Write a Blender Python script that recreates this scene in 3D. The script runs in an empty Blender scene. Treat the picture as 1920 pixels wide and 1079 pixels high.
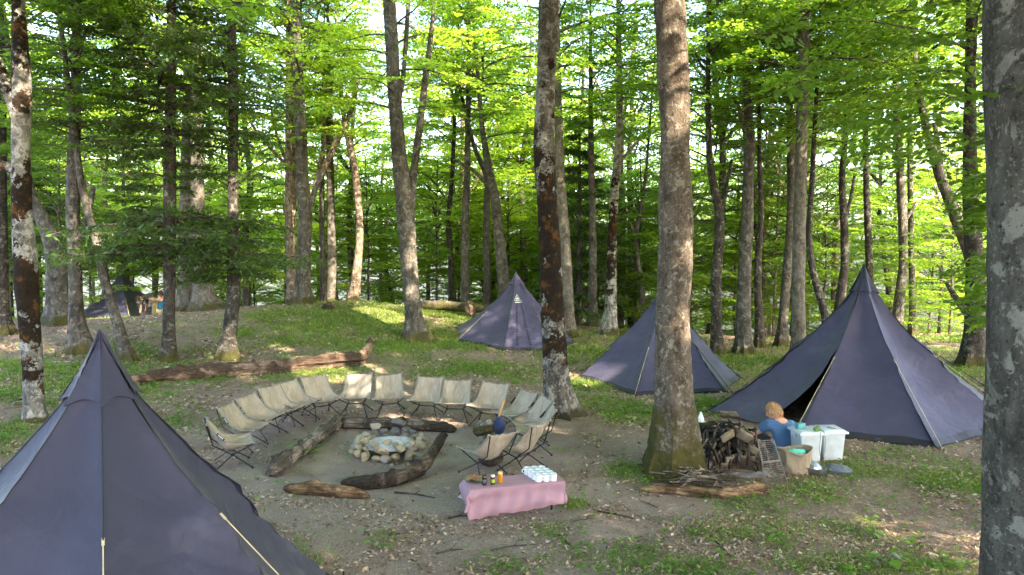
import bpy, bmesh, math, random
import numpy as np
from mathutils import Vector, Matrix, noise as mn
R_ = math.radians
C = bpy.context.scene.collection
sc = bpy.context.scene
rng = np.random.default_rng(7)
random.seed(7)

# ------------------------------------------------------------------ camera
F = 1371.0; CXP = 960.0; CYP = 539.5; HOR = 446.0; CAMZ = 3.1
PITCH = math.atan((CYP - HOR) / F)
cam = bpy.data.cameras.new('camera'); camo = bpy.data.objects.new('camera', cam); C.objects.link(camo)
cam.sensor_width = 36; cam.lens = 36 * F / 1920; cam.clip_end = 2000; cam.clip_start = 0.05
camo.location = (0, 0, CAMZ); camo.rotation_euler = (math.pi / 2 - PITCH, 0, 0)
sc.camera = camo
# ------------------------------------------------------------------ light
SUN_EL = 36.0
SUN_AZ = 138.0           # compass style: 0 = +Y, 90 = +X
w = bpy.data.worlds.new('World'); sc.world = w; w.use_nodes = True
wn = w.node_tree; wn.nodes.clear()
sky = wn.nodes.new('ShaderNodeTexSky'); sky.sky_type = 'NISHITA'; sky.sun_disc = False
sky.sun_elevation = R_(SUN_EL); sky.sun_rotation = R_(SUN_AZ); sky.air_density = 1.0; sky.dust_density = 2.5; sky.ozone_density = 1.0
bg = wn.nodes.new('ShaderNodeBackground'); bg.inputs[1].default_value = 0.15
wo = wn.nodes.new('ShaderNodeOutputWorld')
wn.links.new(sky.outputs[0], bg.inputs[0]); wn.links.new(bg.outputs[0], wo.inputs[0])
sl = bpy.data.lights.new('sun', 'SUN'); so = bpy.data.objects.new('sun', sl); C.objects.link(so)
sl.energy = 3.2; sl.angle = R_(0.5); sl.color = (1.0, 0.86, 0.66)
SUND = Vector((math.sin(R_(SUN_AZ)) * math.cos(R_(SUN_EL)), math.cos(R_(SUN_AZ)) * math.cos(R_(SUN_EL)), math.sin(R_(SUN_EL))))
so.rotation_euler = SUND.to_track_quat('Z', 'Y').to_euler(); so.location = (0, 0, 30)
sc.view_settings.view_transform = 'Standard'; sc.view_settings.look = 'None'
sc.view_settings.gamma = 1; sc.view_settings.exposure = 3.5
sc.view_settings.use_white_balance = True; sc.view_settings.white_balance_temperature = 6650; sc.view_settings.white_balance_tint = 11
cy = sc.cycles
cy.max_bounces = 7; cy.diffuse_bounces = 4; cy.glossy_bounces = 2; cy.transmission_bounces = 5; cy.transparent_max_bounces = 6
cy.sample_clamp_indirect = 6; cy.use_denoising = True; cy.caustics_reflective = False; cy.caustics_refractive = False

# ------------------------------------------------------------------ projection helpers
def ray(px, py):
    u = (px - CXP) / F; v = (CYP - py) / F
    return np.array([u, math.cos(PITCH) + v * math.sin(PITCH), -math.sin(PITCH) + v * math.cos(PITCH)])
def P(px, py, d):
    r = ray(px, py); k = d / r[1]
    return np.array([r[0] * k, d, CAMZ + r[2] * k])

# ------------------------------------------------------------------ numpy noise
def _h(ix, iy, iz, s):
    n = (ix * 374761393 + iy * 668265263 + iz * 2147483647 + s * 974711) & 0xffffffff
    n = ((n ^ (n >> 13)) * 1274126177) & 0xffffffff
    return ((n ^ (n >> 16)) & 0xffff) / 65535.0
def vnoise(p, s=0):
    p = np.asarray(p, float)
    if p.shape[-1] == 2: p = np.concatenate([p, np.zeros(p.shape[:-1] + (1,))], -1)
    i = np.floor(p).astype(np.int64); f = p - i; f = f * f * (3 - 2 * f)
    o = 0
    for a in (0, 1):
        for b in (0, 1):
            for c in (0, 1):
                wgt = (f[..., 0] if a else 1 - f[..., 0]) * (f[..., 1] if b else 1 - f[..., 1]) * (f[..., 2] if c else 1 - f[..., 2])
                o = o + wgt * _h(i[..., 0] + a, i[..., 1] + b, i[..., 2] + c, s)
    return o * 2 - 1
def fbm(p, s=0, o=4):
    p = np.asarray(p, float); t = 0; a = 0.5
    for k in range(o):
        t = t + a * vnoise(p * 2 ** k, s + k * 17); a *= 0.5
    return t

# ------------------------------------------------------------------ terrain
ctrl = [(0, 8, 0), (-2, 8, 0), (2, 8, 0), (0, 10, 0), (-3, 10, 0), (3, 10, 0), (0, 12.7, 0), (-3, 12.5, .02), (3, 12.5, 0), (5, 9, 0), (6.5, 7, .1),
        (4, 6.2, .05), (0, 6, .02), (-2.8, 5, .33), (-1.7, 6.2, .3), (-1.6, 4.6, .33), (-4, 7, .35), (-4.4, 5, .5), (5, 11, 0), (6.2, 13, .02), (8.5, 12, .1), (0, 0, 1.5), (3, 1, 1.5), (2.9, 4.2, .45), (-3, 0.8, 1.2), (0, 3.4, .5),
        (-6, 3, .9), (8, 3, 1.0), (0, -6, 2), (10, -6, 2), (-10, -6, 2), (-14, -15, 3), (14, -15, 3),
        (-16, 34, -.8), (-8, 36, -1.2), (0, 38, -1.8), (8, 36, -2.5), (16, 34, -2.2), (26, 34, -1.5), (-28, 34, -.5),
        (-20, 60, -6), (0, 60, -8), (20, 60, -9), (40, 60, -7), (-40, 60, -5), (-45, 90, -9), (0, 90, -14), (45, 90, -14),
        (-45, 0, 3), (-45, 30, 1), (45, 0, 3), (45, 30, 0), (-10, 10, 1.0), (12, 12, .5), (14, 6, .9), (-14, 4, 1.8)]
for a in [(240, 715, 14.2), (430, 675, 16.5), (315, 683, 16), (565, 570, 24), (400, 580, 24), (700, 562, 24), (800, 582, 25), (900, 592, 26), (780, 642, 20),
          (968, 660, 19.4), (1060, 612, 24), (1145, 625, 23), (1345, 662, 20), (1395, 667, 20), (1497, 667, 19), (1720, 640, 19), (1825, 678, 16), (1790, 745, 14),
          (1225, 742, 14.9), (1095, 705, 16.5), (1385, 722, 16), (50, 797, 11), (145, 667, 16), (240, 657, 16), (100, 602, 20), (5, 642, 17), (0, 745, 12), (300, 588, 24), (150, 622, 22),
          (690, 660, 16.5), (1045, 780, 12.9)]:
    ctrl.append(tuple(P(*a)))
ctrl = np.array(ctrl)
def _phi(r): return r * r * np.log(r + 1e-6)
_n = len(ctrl); _X = ctrl[:, :2]
_K = _phi(np.linalg.norm(_X[:, None] - _X[None], axis=-1)) + np.eye(_n) * 6.0
_A = np.zeros((_n + 3, _n + 3)); _A[:_n, :_n] = _K; _A[:_n, _n] = 1; _A[:_n, _n + 1:] = _X; _A[_n:, :_n] = _A[:_n, _n:].T
_b = np.zeros(_n + 3); _b[:_n] = ctrl[:, 2]
_w = np.linalg.solve(_A, _b)
def gz(x, y):
    x = np.asarray(x, float); y = np.asarray(y, float); sh = x.shape
    q = np.stack([x.ravel(), y.ravel()], -1); out = np.empty(len(q))
    for k in range(0, len(q), 20000):
        c = q[k:k + 20000]
        out[k:k + 20000] = _phi(np.linalg.norm(c[:, None] - _X[None], axis=-1)) @ _w[:_n] + _w[_n] + c @ _w[_n + 1:]
    out += 0.05 * fbm(q * 0.8, 3, 3) + 0.012 * fbm(q * 5, 9, 2)
    return out.reshape(sh)
def gz1(x, y): return float(gz(np.array([x]), np.array([y]))[0])
def G(px, py):
    r = ray(px, py)
    ks = np.linspace(3, 45, 400) / r[1]
    z = CAMZ + r[2] * ks - gz(r[0] * ks, r[1] * ks)
    idx = np.where(z < 0)[0]
    i = idx[0] if len(idx) else 399
    i = max(i, 1)
    t = z[i - 1] / (z[i - 1] - z[i] + 1e-9) if len(idx) else 0
    k = ks[i - 1] + (ks[i] - ks[i - 1]) * t
    x, y = r[0] * k, r[1] * k
    return np.array([x, y, gz1(x, y)])

# ------------------------------------------------------------------ materials
def mat(name):
    m = bpy.data.materials.new(name); m.use_nodes = True
    nt = m.node_tree; nt.nodes.clear()
    return m, nt
class NT:
    def __init__(s, name):
        s.m, s.t = mat(name); s.out = s.n('ShaderNodeOutputMaterial')
    def n(s, k, **kw):
        x = s.t.nodes.new(k)
        for a, b in kw.items(): setattr(x, a, b)
        return x
    def l(s, a, b): s.t.links.new(a, b)
    def co(s, kind='Object', scale=None):
        c = s.n('ShaderNodeTexCoord').outputs[kind]
        if scale:
            mp = s.n('ShaderNodeMapping'); mp.inputs['Scale'].default_value = scale; s.l(c, mp.inputs[0]); c = mp.outputs[0]
        return c
    def noise(s, c, sc_, det=4, rough=.6, dist=0):
        x = s.n('ShaderNodeTexNoise'); s.l(c, x.inputs['Vector']); x.inputs['Scale'].default_value = sc_
        x.inputs['Detail'].default_value = det; x.inputs['Roughness'].default_value = rough; x.inputs['Distortion'].default_value = dist
        return x.outputs['Fac']
    def vor(s, c, sc_, feat='F1', o='Distance'):
        x = s.n('ShaderNodeTexVoronoi', feature=feat); s.l(c, x.inputs['Vector']); x.inputs['Scale'].default_value = sc_
        return x.outputs[o]
    def ramp(s, f, stops, interp='LINEAR'):
        x = s.n('ShaderNodeValToRGB'); s.l(f, x.inputs[0]); cr = x.color_ramp; cr.interpolation = interp
        while len(cr.elements) < len(stops): cr.elements.new(0.5)
        for e, (p, c) in zip(cr.elements, stops):
            e.position = p; e.color = (c, c, c, 1) if isinstance(c, (int, float)) else (*c, 1)
        return x.outputs[0]
    def math(s, op, a, b=None, clamp=False):
        x = s.n('ShaderNodeMath', operation=op, use_clamp=clamp)
        for i, v in enumerate((a, b)):
            if v is None: continue
            if isinstance(v, (int, float)): x.inputs[i].default_value = v
            else: s.l(v, x.inputs[i])
        return x.outputs[0]
    def mix(s, f, a, b, mode='MIX'):
        x = s.n('ShaderNodeMix', data_type='RGBA', blend_type=mode)
        for i, v in ((0, f), (6, a), (7, b)):
            if isinstance(v, (int, float)): x.inputs[i].default_value = v if i == 0 else (v, v, v, 1)
            elif isinstance(v, tuple): x.inputs[i].default_value = (*v, 1)
            else: s.l(v, x.inputs[i])
        return x.outputs[2]
    def bsdf(s, col, rough=.8, bump=None, bstr=.3, bdist=.02, spec=.3, **kw):
        p = s.n('ShaderNodeBsdfPrincipled')
        if isinstance(col, tuple): p.inputs['Base Color'].default_value = (*col, 1)
        else: s.l(col, p.inputs['Base Color'])
        if isinstance(rough, (int, float)): p.inputs['Roughness'].default_value = rough
        else: s.l(rough, p.inputs['Roughness'])
        p.inputs['Specular IOR Level'].default_value = spec
        for k, v in kw.items(): p.inputs[k.replace('_', ' ')].default_value = v
        if bump is not None:
            b = s.n('ShaderNodeBump'); b.inputs['Strength'].default_value = bstr; b.inputs['Distance'].default_value = bdist
            s.l(bump, b.inputs['Height']); s.l(b.outputs[0], p.inputs['Normal'])
        return p.outputs[0]
    def fin(s, sh): s.l(sh, s.out.inputs[0]); return s.m

def simple(name, col, rough=.6, var=.15, nscale=8, bstr=.15, spec=.3, **kw):
    t = NT(name); c = t.co()
    f = t.noise(c, nscale, 5)
    a = tuple(x * (1 - var) for x in col); b = tuple(min(1, x * (1 + var)) for x in col)
    col_ = t.ramp(f, [(.3, a), (.7, b)])
    return t.fin(t.bsdf(col_, rough, bump=t.noise(c, nscale * 6, 3), bstr=bstr, bdist=.01, spec=spec, **kw))

def bark(name, c1=(.08, .068, .052), c2=(.21, .19, .16), lichen=(.25, .235, .2), lam=.35, moss=(.07, .065, .018), mossz=0.45, dark=None, lsc=7.0, ms=1.6, fine=1.0):
    """grey bark; lam = share of lichen; mossz = height of moss at the foot; dark = [(z0,z1,amount)] bands of dark moss"""
    c1 = tuple(x * .5 for x in c1); c2 = tuple(x * .68 for x in c2); lichen = tuple(x * .85 for x in lichen)
    t = NT(name); c = t.co()
    cs = t.co(scale=(1, 1, .45))
    base = t.ramp(t.noise(cs, 9 * fine, 8, .7), [(.3, c1), (.5, tuple((a + b) / 2 for a, b in zip(c1, c2))), (.72, c2)])
    n2 = t.noise(c, lsc, 6, .62, .6)
    pm = t.ramp(n2, [(.62 - lam * .28, 0), (.66 - lam * .28, 1)])
    lc = t.mix(t.noise(c, 35, 4), tuple(x * .7 for x in lichen), lichen)
    col = t.mix(pm, base, lc)
    col = t.mix(t.ramp(t.noise(c, 30 * fine, 5, .7), [(.57, 0), (.63, .8)]), col, tuple(x * .8 for x in lichen))
    sp = t.ramp(t.noise(c, 26 * fine, 3, .6), [(.33, 1), (.4, 0)])
    col = t.mix(t.math('MULTIPLY', sp, .75), col, tuple(x * .35 for x in c1))
    col = t.mix(t.ramp(t.noise(cs, 3.2, 8, .75, .3), [(.36, .75), (.52, 0)]), col, tuple(x * .55 for x in c1))
    sep = t.n('ShaderNodeSeparateXYZ'); t.l(c, sep.inputs[0]); z = sep.outputs[2]
    nm = t.noise(c, ms * 1.6, 7, .7)
    if mossz > 0:
        f = t.math('ADD', t.math('DIVIDE', t.math('SUBTRACT', mossz, z), mossz), t.math('MULTIPLY', t.math('SUBTRACT', nm, .5), 2.4))
        f = t.ramp(f, [(.40, 0), (.75, .92)])
        mc = t.mix(t.noise(c, 14, 5), tuple(x * .55 for x in moss), moss)
        col = t.mix(f, col, mc)
    for (z0, z1, am) in (dark or []):
        zm = (z0 + z1) / 2; hw = (z1 - z0) / 2
        g = t.math('SUBTRACT', 1.0, t.math('DIVIDE', t.math('ABSOLUTE', t.math('SUBTRACT', z, zm)), hw))
        f = t.math('ADD', t.math('MULTIPLY', g, .9), t.math('MULTIPLY', t.math('SUBTRACT', nm, .5), 5.5))
        f = t.ramp(f, [(.55 - am * .4, 0), (.66 - am * .4, 1)])
        mc = t.ramp(t.noise(c, 5, 5, .7), [(.35, (.010, .008, .006)), (.55, (.022, .014, .008)), (.66, (.11, .05, .012)), (.75, (.05, .035, .012))])
        col = t.mix(f, col, mc)
    h = t.math('ADD', t.noise(cs, 22 * fine, 6, .75), t.math('MULTIPLY', t.noise(c, 6, 4), 1.2))
    return t.fin(t.bsdf(col, .9, bump=h, bstr=1.0, bdist=.05, spec=.15))

def leafmat(name, dark, light, trans, tfac=.5, bright=1.0):
    t = NT(name)
    g = t.n('ShaderNodeNewGeometry'); r = g.outputs['Random Per Island']
    oi = t.n('ShaderNodeObjectInfo')
    c = t.co('Object'); f = t.noise(c, .45, 3)
    k = t.math('ADD', t.math('MULTIPLY', r, .55), t.math('MULTIPLY', f, .45))
    k = t.math('ADD', k, t.math('MULTIPLY', t.math('SUBTRACT', oi.outputs['Random'], .5), .25))
    col = t.ramp(k, [(.25, dark), (.75, light)])
    tc = t.ramp(k, [(.25, tuple(x * .6 for x in trans)), (.75, trans)])
    b = t.bsdf(col, .42, spec=.35)
    tr = t.n('ShaderNodeBsdfTranslucent'); t.l(tc, tr.inputs[0])
    ms = t.n('ShaderNodeMixShader'); ms.inputs[0].default_value = tfac
    t.l(b, ms.inputs[1]); t.l(tr.outputs[0], ms.inputs[2])
    return t.fin(ms.outputs[0])

M = {}
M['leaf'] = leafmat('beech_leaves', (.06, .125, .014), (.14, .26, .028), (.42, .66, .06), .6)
M['leafy'] = leafmat('sunlit_beech_leaves', (.09, .17, .018), (.20, .33, .03), (.55, .76, .07), .62)  # brighter copy of the leaf green; sunlight on shaded crowns is painted in
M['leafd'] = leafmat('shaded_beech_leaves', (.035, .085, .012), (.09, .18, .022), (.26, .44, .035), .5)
M['fir'] = leafmat('fir_needles', (.03, .06, .02), (.08, .14, .035), (.2, .32, .04), .4)
M['grass'] = leafmat('grass_blades', (.07, .125, .02), (.18, .26, .045), (.28, .42, .05), .4)
M['forb'] = leafmat('ground_plants', (.07, .16, .025), (.17, .32, .05), (.3, .5, .06), .45)
M['wood_limb'] = bark('limb_bark', lam=.15)

t = NT('leaf_litter'); g = t.n('ShaderNodeNewGeometry')
M['litter'] = t.fin(t.bsdf(t.ramp(g.outputs['Random Per Island'], [(0, (.06, .035, .022)), (.3, (.17, .10, .07)), (.6, (.30, .21, .15)), (.85, (.38, .29, .21)), (1, (.52, .45, .36))]), .85))

def ground_mat():
    t = NT('forest_floor'); c = t.co('Object')
    at = t.n('ShaderNodeAttribute', attribute_name='cover'); sp = t.n('ShaderNodeSeparateColor'); t.l(at.outputs['Color'], sp.inputs[0])
    n1 = t.noise(c, 1.3, 6, .65); n2 = t.noise(c, 18, 6, .7); n3 = t.noise(c, 60, 4, .7); n0 = t.noise(c, .5, 4)
    dirt = t.ramp(n1, [(.3, (.17, .142, .12)), (.5, (.265, .228, .2)), (.7, (.35, .305, .27))])
    dirt = t.mix(t.ramp(n2, [(.35, 0), (.7, .6)]), dirt, (.27, .20, .16))
    dirt = t.mix(t.ramp(n3, [(.3, .7), (.5, 0)]), dirt, (.04, .028, .02))
    dirt = t.mix(t.ramp(n3, [(.58, 0), (.68, .5)]), dirt, (.3, .25, .2))
    red = t.mix(t.ramp(n2, [(.4, .25), (.6, .8)]), dirt, (.20, .115, .075))
    dirt = t.mix(sp.outputs[1], dirt, red)
    gr = t.ramp(t.noise(c, 7, 6, .7), [(.3, (.07, .08, .025)), (.55, (.12, .15, .038)), (.75, (.18, .19, .06))])
    f = t.math('ADD', sp.outputs[0], t.math('MULTIPLY', t.math('SUBTRACT', n2, .5), .9))
    f = t.ramp(f, [(.25, 0), (.75, .85)])
    col = t.mix(f, dirt, gr)
    v = t.vor(c, 32)
    h = t.math('ADD', t.math('ADD', t.math('MULTIPLY', n2, .8), n3), t.math('MULTIPLY', v, .6))
    return t.fin(t.bsdf(col, .95, bump=h, bstr=.8, bdist=.03, spec=.1))
M['ground'] = ground_mat()

def fabric(name, col, rough=.55, wr=.25, sheen=.2, trans=None):
    t = NT(name); c = t.co()
    f = t.noise(c, 2.2, 4); a = tuple(x * .86 for x in col); b = tuple(min(1, x * 1.14) for x in col)
    cc = t.ramp(f, [(.3, a), (.7, b)])
    cc = t.mix(t.ramp(t.noise(c, 1.1, 6, .7), [(.58, 0), (.75, .35)]), cc, tuple(min(1, x * 2.2 + .02) for x in col))
    h = t.math('ADD', t.noise(c, 3.5, 3, .5, .8), t.math('MULTIPLY', t.noise(c, 400, 2), .03))
    s = t.bsdf(cc, rough, bump=h, bstr=wr, bdist=.08, spec=.25, Sheen_Weight=sheen * .5)
    if trans:
        tr = t.n('ShaderNodeBsdfTranslucent'); tr.inputs[0].default_value = (*trans, 1)
        ms = t.n('ShaderNodeMixShader'); ms.inputs[0].default_value = .25
        t.l(s, ms.inputs[1]); t.l(tr.outputs[0], ms.inputs[2]); s = ms.outputs[0]
    return t.fin(s)
M['tent'] = fabric('slate_nylon', (.030, .031, .056), .6, .3)
M['tent_p'] = fabric('violet_slate_nylon', (.043, .040, .080), .6, .35)
M['tent_shaded'] = fabric('shaded_slate_nylon', (.020, .020, .026), .6, .3)  # darker copy of the tent fabric, shade of panels facing away painted in
M['tent_dark'] = fabric('black_nylon', (.012, .012, .02), .5, .3)

t = NT('tan_fabric'); c_ = t.co(scale=(1, .35, .35)); oi = t.n('ShaderNodeObjectInfo'); va = t.n('ShaderNodeVectorMath', operation='ADD'); t.l(c_, va.inputs[0]); t.l(oi.outputs['Random'], va.inputs[1]); n_ = t.noise(va.outputs[0], 9, 5, .6, 1.2)
cb_ = t.bsdf(t.ramp(n_, [(.3, (.28, .24, .185)), (.55, (.43, .37, .29)), (.75, (.54, .48, .385))]), .85, bump=n_, bstr=1.0, bdist=.05, spec=.2, Sheen_Weight=.1)
tr = t.n('ShaderNodeBsdfTranslucent'); tr.inputs[0].default_value = (.45, .36, .25, 1); ms_ = t.n('ShaderNodeMixShader'); ms_.inputs[0].default_value = .25; t.l(cb_, ms_.inputs[1]); t.l(tr.outputs[0], ms_.inputs[2]); M['chairfab'] = t.fin(ms_.outputs[0])
M['hem'] = fabric('grey_hem', (.22, .2, .17), .8, .1)
M['black'] = simple('black_metal', (.012, .012, .013), .4)
M['rope'] = simple('tan_rope', (.42, .36, .22), .9)
M['blackcord'] = simple('black_cord', (.012, .012, .014), .8)
M['white'] = simple('white_enamel', (.74, .76, .76), .3, .04, spec=.5)
M['rim'] = simple('mint_rim', (.30, .42, .42), .35, .1)
M['bluerim'] = simple('dark_rim', (.05, .06, .07), .3)

def mesh_np(name, verts, quads=None, tris=None, m=None, smooth=False):
    me = bpy.data.meshes.new(name); verts = np.asarray(verts, np.float32)
    nq = 0 if quads is None else len(quads); ntr = 0 if tris is None else len(tris)
    me.vertices.add(len(verts)); me.vertices.foreach_set('co', verts.ravel())
    loops = []; starts = []; tot = 0
    if nq: loops.append(np.asarray(quads, np.int32).ravel()); starts.append(np.arange(nq, dtype=np.int32) * 4); tot = nq * 4
    if ntr: loops.append(np.asarray(tris, np.int32).ravel()); starts.append(tot + np.arange(ntr, dtype=np.int32) * 3)
    L = np.concatenate(loops); S = np.concatenate(starts)
    me.loops.add(len(L)); me.loops.foreach_set('vertex_index', L)
    me.polygons.add(len(S)); me.polygons.foreach_set('loop_start', S)
    me.update(calc_edges=True)
    if smooth: me.polygons.foreach_set('use_smooth', np.ones(len(S), bool))
    if m: me.materials.append(m)
    return me

class MB:
    """collects simple shapes into ONE mesh"""
    def __init__(s): s.v = []; s.f = []; s.mi = []; s.k = 0
    def add(s, vs, fs):
        b = len(s.v); s.v += [tuple(map(float, x)) for x in vs]; s.f += [tuple(i + b for i in f) for f in fs]; s.mi += [s.k] * len(fs)
        return s
    def box(s, c, size, rot=None, bev=.0, taper=1.0):
        x, y, z = (a / 2 for a in size)
        if bev <= 0:
            vs = [Vector((i * x * (taper if k > 0 else 1), j * y * (taper if k > 0 else 1), k * z)) for k in (-1, 1) for j in (-1, 1) for i in (-1, 1)]
            fs = [(0, 2, 3, 1), (4, 5, 7, 6), (0, 1, 5, 4), (2, 6, 7, 3), (0, 4, 6, 2), (1, 3, 7, 5)]
        else:
            b = bmesh.new(); bmesh.ops.create_cube(b, size=1)
            for v in b.verts:
                tt = taper if v.co.z > 0 else 1
                v.co = Vector((v.co.x * 2 * x * tt, v.co.y * 2 * y * tt, v.co.z * 2 * z))
            bmesh.ops.bevel(b, geom=list(b.edges), offset=bev, segments=2, affect='EDGES', profile=.5)
            vs = [v.co.copy() for v in b.verts]; fs = [tuple(v.index for v in f.verts) for f in b.faces]; b.free()
        Rm = rot if rot is not None else Matrix.Identity(3)
        return s.add([Rm @ v + Vector(c) for v in vs], fs)
    def tube(s, pts, rad, seg=8, cap=True, squash=None):
        pts = [Vector(p) for p in pts]; n = len(pts)
        rad = [rad] * n if isinstance(rad, (int, float)) else list(rad)
        vs = []; prev = None
        for i, p in enumerate(pts):
            d = (pts[min(i + 1, n - 1)] - pts[max(i - 1, 0)]).normalized()
            if prev is None:
                a = Vector((0, 0, 1)) if abs(d.z) < .9 else Vector((1, 0, 0)); u = d.cross(a).normalized()
            else: u = (prev - d * prev.dot(d)).normalized()
            prev = u; v = d.cross(u)
            for k in range(seg):
                an = 2 * math.pi * k / seg
                vs.append(p + (u * math.cos(an) + v * math.sin(an)) * rad[i])
        fs = [(i * seg + k, i * seg + (k + 1) % seg, (i + 1) * seg + (k + 1) % seg, (i + 1) * seg + k) for i in range(n - 1) for k in range(seg)]
        if cap: fs += [tuple(range(seg))[::-1], tuple((n - 1) * seg + k for k in range(seg))]
        return s.add(vs, fs)
    def lathe(s, prof, c=(0, 0, 0), seg=20, rot=None):
        n = len(prof); vs = []
        Rm = rot if rot is not None else Matrix.Identity(3)
        for r, z in prof:
            for k in range(seg):
                an = 2 * math.pi * k / seg; vs.append(Rm @ Vector((r * math.cos(an), r * math.sin(an), z)) + Vector(c))
        fs = [(i * seg + k, i * seg + (k + 1) % seg, (i + 1) * seg + (k + 1) % seg, (i + 1) * seg + k) for i in range(n - 1) for k in range(seg)]
        return s.add(vs, fs)
    def blob(s, c, size, amp=.2, freq=2.0, sub=3, seed=0, rot=None, flat=None):
        b = bmesh.new(); bmesh.ops.create_icosphere(b, subdivisions=sub, radius=1)
        Rm = rot if rot is not None else Matrix.Identity(3); vs = []
        for v in b.verts:
            n = mn.noise(v.co * freq + Vector((seed * 3.1, seed * 1.7, 0))); q = v.co * (1 + amp * n)
            if flat: q.z = max(q.z, flat)
            vs.append(Rm @ Vector((q.x * size[0], q.y * size[1], q.z * size[2])) + Vector(c))
        fs = [tuple(v.index for v in f.verts) for f in b.faces]; b.free()
        return s.add(vs, fs)
    def grid(s, pts):
        n = len(pts); m_ = len(pts[0]); vs = [p for r in pts for p in r]
        return s.add(vs, [(i * m_ + j, i * m_ + j + 1, (i + 1) * m_ + j + 1, (i + 1) * m_ + j) for i in range(n - 1) for j in range(m_ - 1)])
    def build(s, name, m, parent=None, smooth=True, thick=0, origin=None):
        me = bpy.data.meshes.new(name)
        vs = s.v if origin is None else [(a - origin[0], b - origin[1], c - origin[2]) for a, b, c in s.v]
        me.from_pydata(vs, [], s.f)
        if isinstance(m, (list, tuple)):
            for x in m: me.materials.append(x)
            me.polygons.foreach_set('material_index', s.mi)
        else: me.materials.append(m)
        if smooth: me.polygons.foreach_set('use_smooth', [True] * len(s.f))
        me.update()
        o = bpy.data.objects.new(name, me); C.objects.link(o)
        if parent: o.parent = parent
        if origin is not None: o.location = origin
        if smooth:
            try: me.set_sharp_from_angle(angle=R_(40))
            except Exception: pass
        if thick:
            md = o.modifiers.new('solid', 'SOLIDIFY'); md.thickness = thick; md.offset = 0
        return o
def obj(name, me, parent=None, loc=None):
    o = bpy.data.objects.new(name, me); C.objects.link(o)
    if parent: o.parent = parent
    if loc is not None: o.location = loc
    return o
def thing(name, label, cat, loc=(0, 0, 0), rotz=0, group=None):
    o = bpy.data.objects.new(name, None); C.objects.link(o); o.location = [float(a) for a in loc]; o.rotation_euler = (0, 0, rotz)
    o.empty_display_size = .1
    return tag(o, label, cat, group)
def tag(o, label, cat, group=None, kind=None):
    if label: o['label'] = label
    if cat: o['category'] = cat
    if group: o['group'] = group
    if kind: o['kind'] = kind
    return o
def dup(root, loc, rotz, label, group=None, scale=None):
    r = root.copy(); C.objects.link(r); r.location = [float(a) for a in loc]; r.rotation_euler = (0, 0, rotz); r['label'] = label
    if group: r['group'] = group
    if scale: r.scale = (scale,) * 3
    for ch in list(root.children):
        c = ch.copy(); C.objects.link(c); c.parent = r
        for g_ in ch.children:
            d = g_.copy(); C.objects.link(d); d.parent = c
    return r
def rotm(ax, ay, az): return Matrix.Rotation(az, 3, 'Z') @ Matrix.Rotation(ay, 3, 'Y') @ Matrix.Rotation(ax, 3, 'X')

# ------------------------------------------------------------------ ground cover map
gblobs = [  # px, py, radius in metres, strength
    (620, 600, 3.2, 1.0), (520, 620, 2.5, .8), (760, 600, 3, 1.0), (700, 640, 2, .7), (480, 700, 1.1, .95), (570, 690, 1.2, .9), (660, 700, .9, .7), (800, 690, 1.3, .7), (900, 690, 1.2, .6), (960, 700, 1.2, .5),
    (860, 640, 1.6, .9), (150, 720, 2, .75), (40, 700, 2, .7), (30, 820, 1.2, .6), (250, 660, 2.5, .5), (400, 620, 2.5, .45),
    (1080, 660, 1.6, 1.0), (1060, 630, 2, 1), (1130, 760, 1.0, 1.0), (1180, 780, .8, 1.0), (1110, 720, .8, .8), (1400, 690, 1.3, 1.0), (1330, 760, .8, 1.0), (1440, 680, 1.2, .9), (1340, 680, 2, .9), (1500, 640, 2, .8),
    (1780, 690, 1.5, .95), (1800, 640, 2, .8), (1700, 870, .9, .75), (1790, 900, .8, .85), (1640, 880, .8, .7), (1560, 930, .8, .65), (1620, 990, .7, .6), (1780, 980, .5, .35), (1400, 960, .6, .55), (1350, 990, .5, .7), (1480, 1000, .6, .55), (1560, 1060, .6, .6), (1700, 1060, .7, .7),
    (1180, 885, .35, 1.0), (1215, 905, .3, .9), (1240, 895, .25, .6), (1075, 945, .22, .9), (1030, 1000, .35, .5), (1200, 1050, .5, .55), (960, 1060, .4, .45), (1100, 1040, .4, .45), (1290, 1060, .5, .45), (720, 1010, .3, .2), (1000, 830, .4, .1), (1030, 780, .35, .5),
    (200, 800, 1.5, .5), (1250, 700, 2, .7), (1600, 700, 2, .6), (900, 600, 3, .9), (1200, 640, 3, .9), (600, 1000, .3, .3), (560, 1060, .4, .4)]
GB = np.array([[*G(a, b)[:2], r, s] for a, b, r, s in gblobs])
def cover(x, y):
    q = np.stack([x, y], -1); o = np.zeros(x.shape)
    for bx, by, r, s in GB:
        o = np.maximum(o, s * np.exp(-(((x - bx) ** 2 + (y - by) ** 2) / (r * r)) ** 1.3))
    far = np.clip((y - 25) / 6, 0, 1) * .8; o = np.maximum(o, far)
    o = o * (0.75 + .9 * fbm(q * 1.1, 5, 4)) + .25 * np.clip(fbm(q * .7, 31, 3), 0, 1) * (o > .08)
    return np.clip(o, 0, 1)
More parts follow.
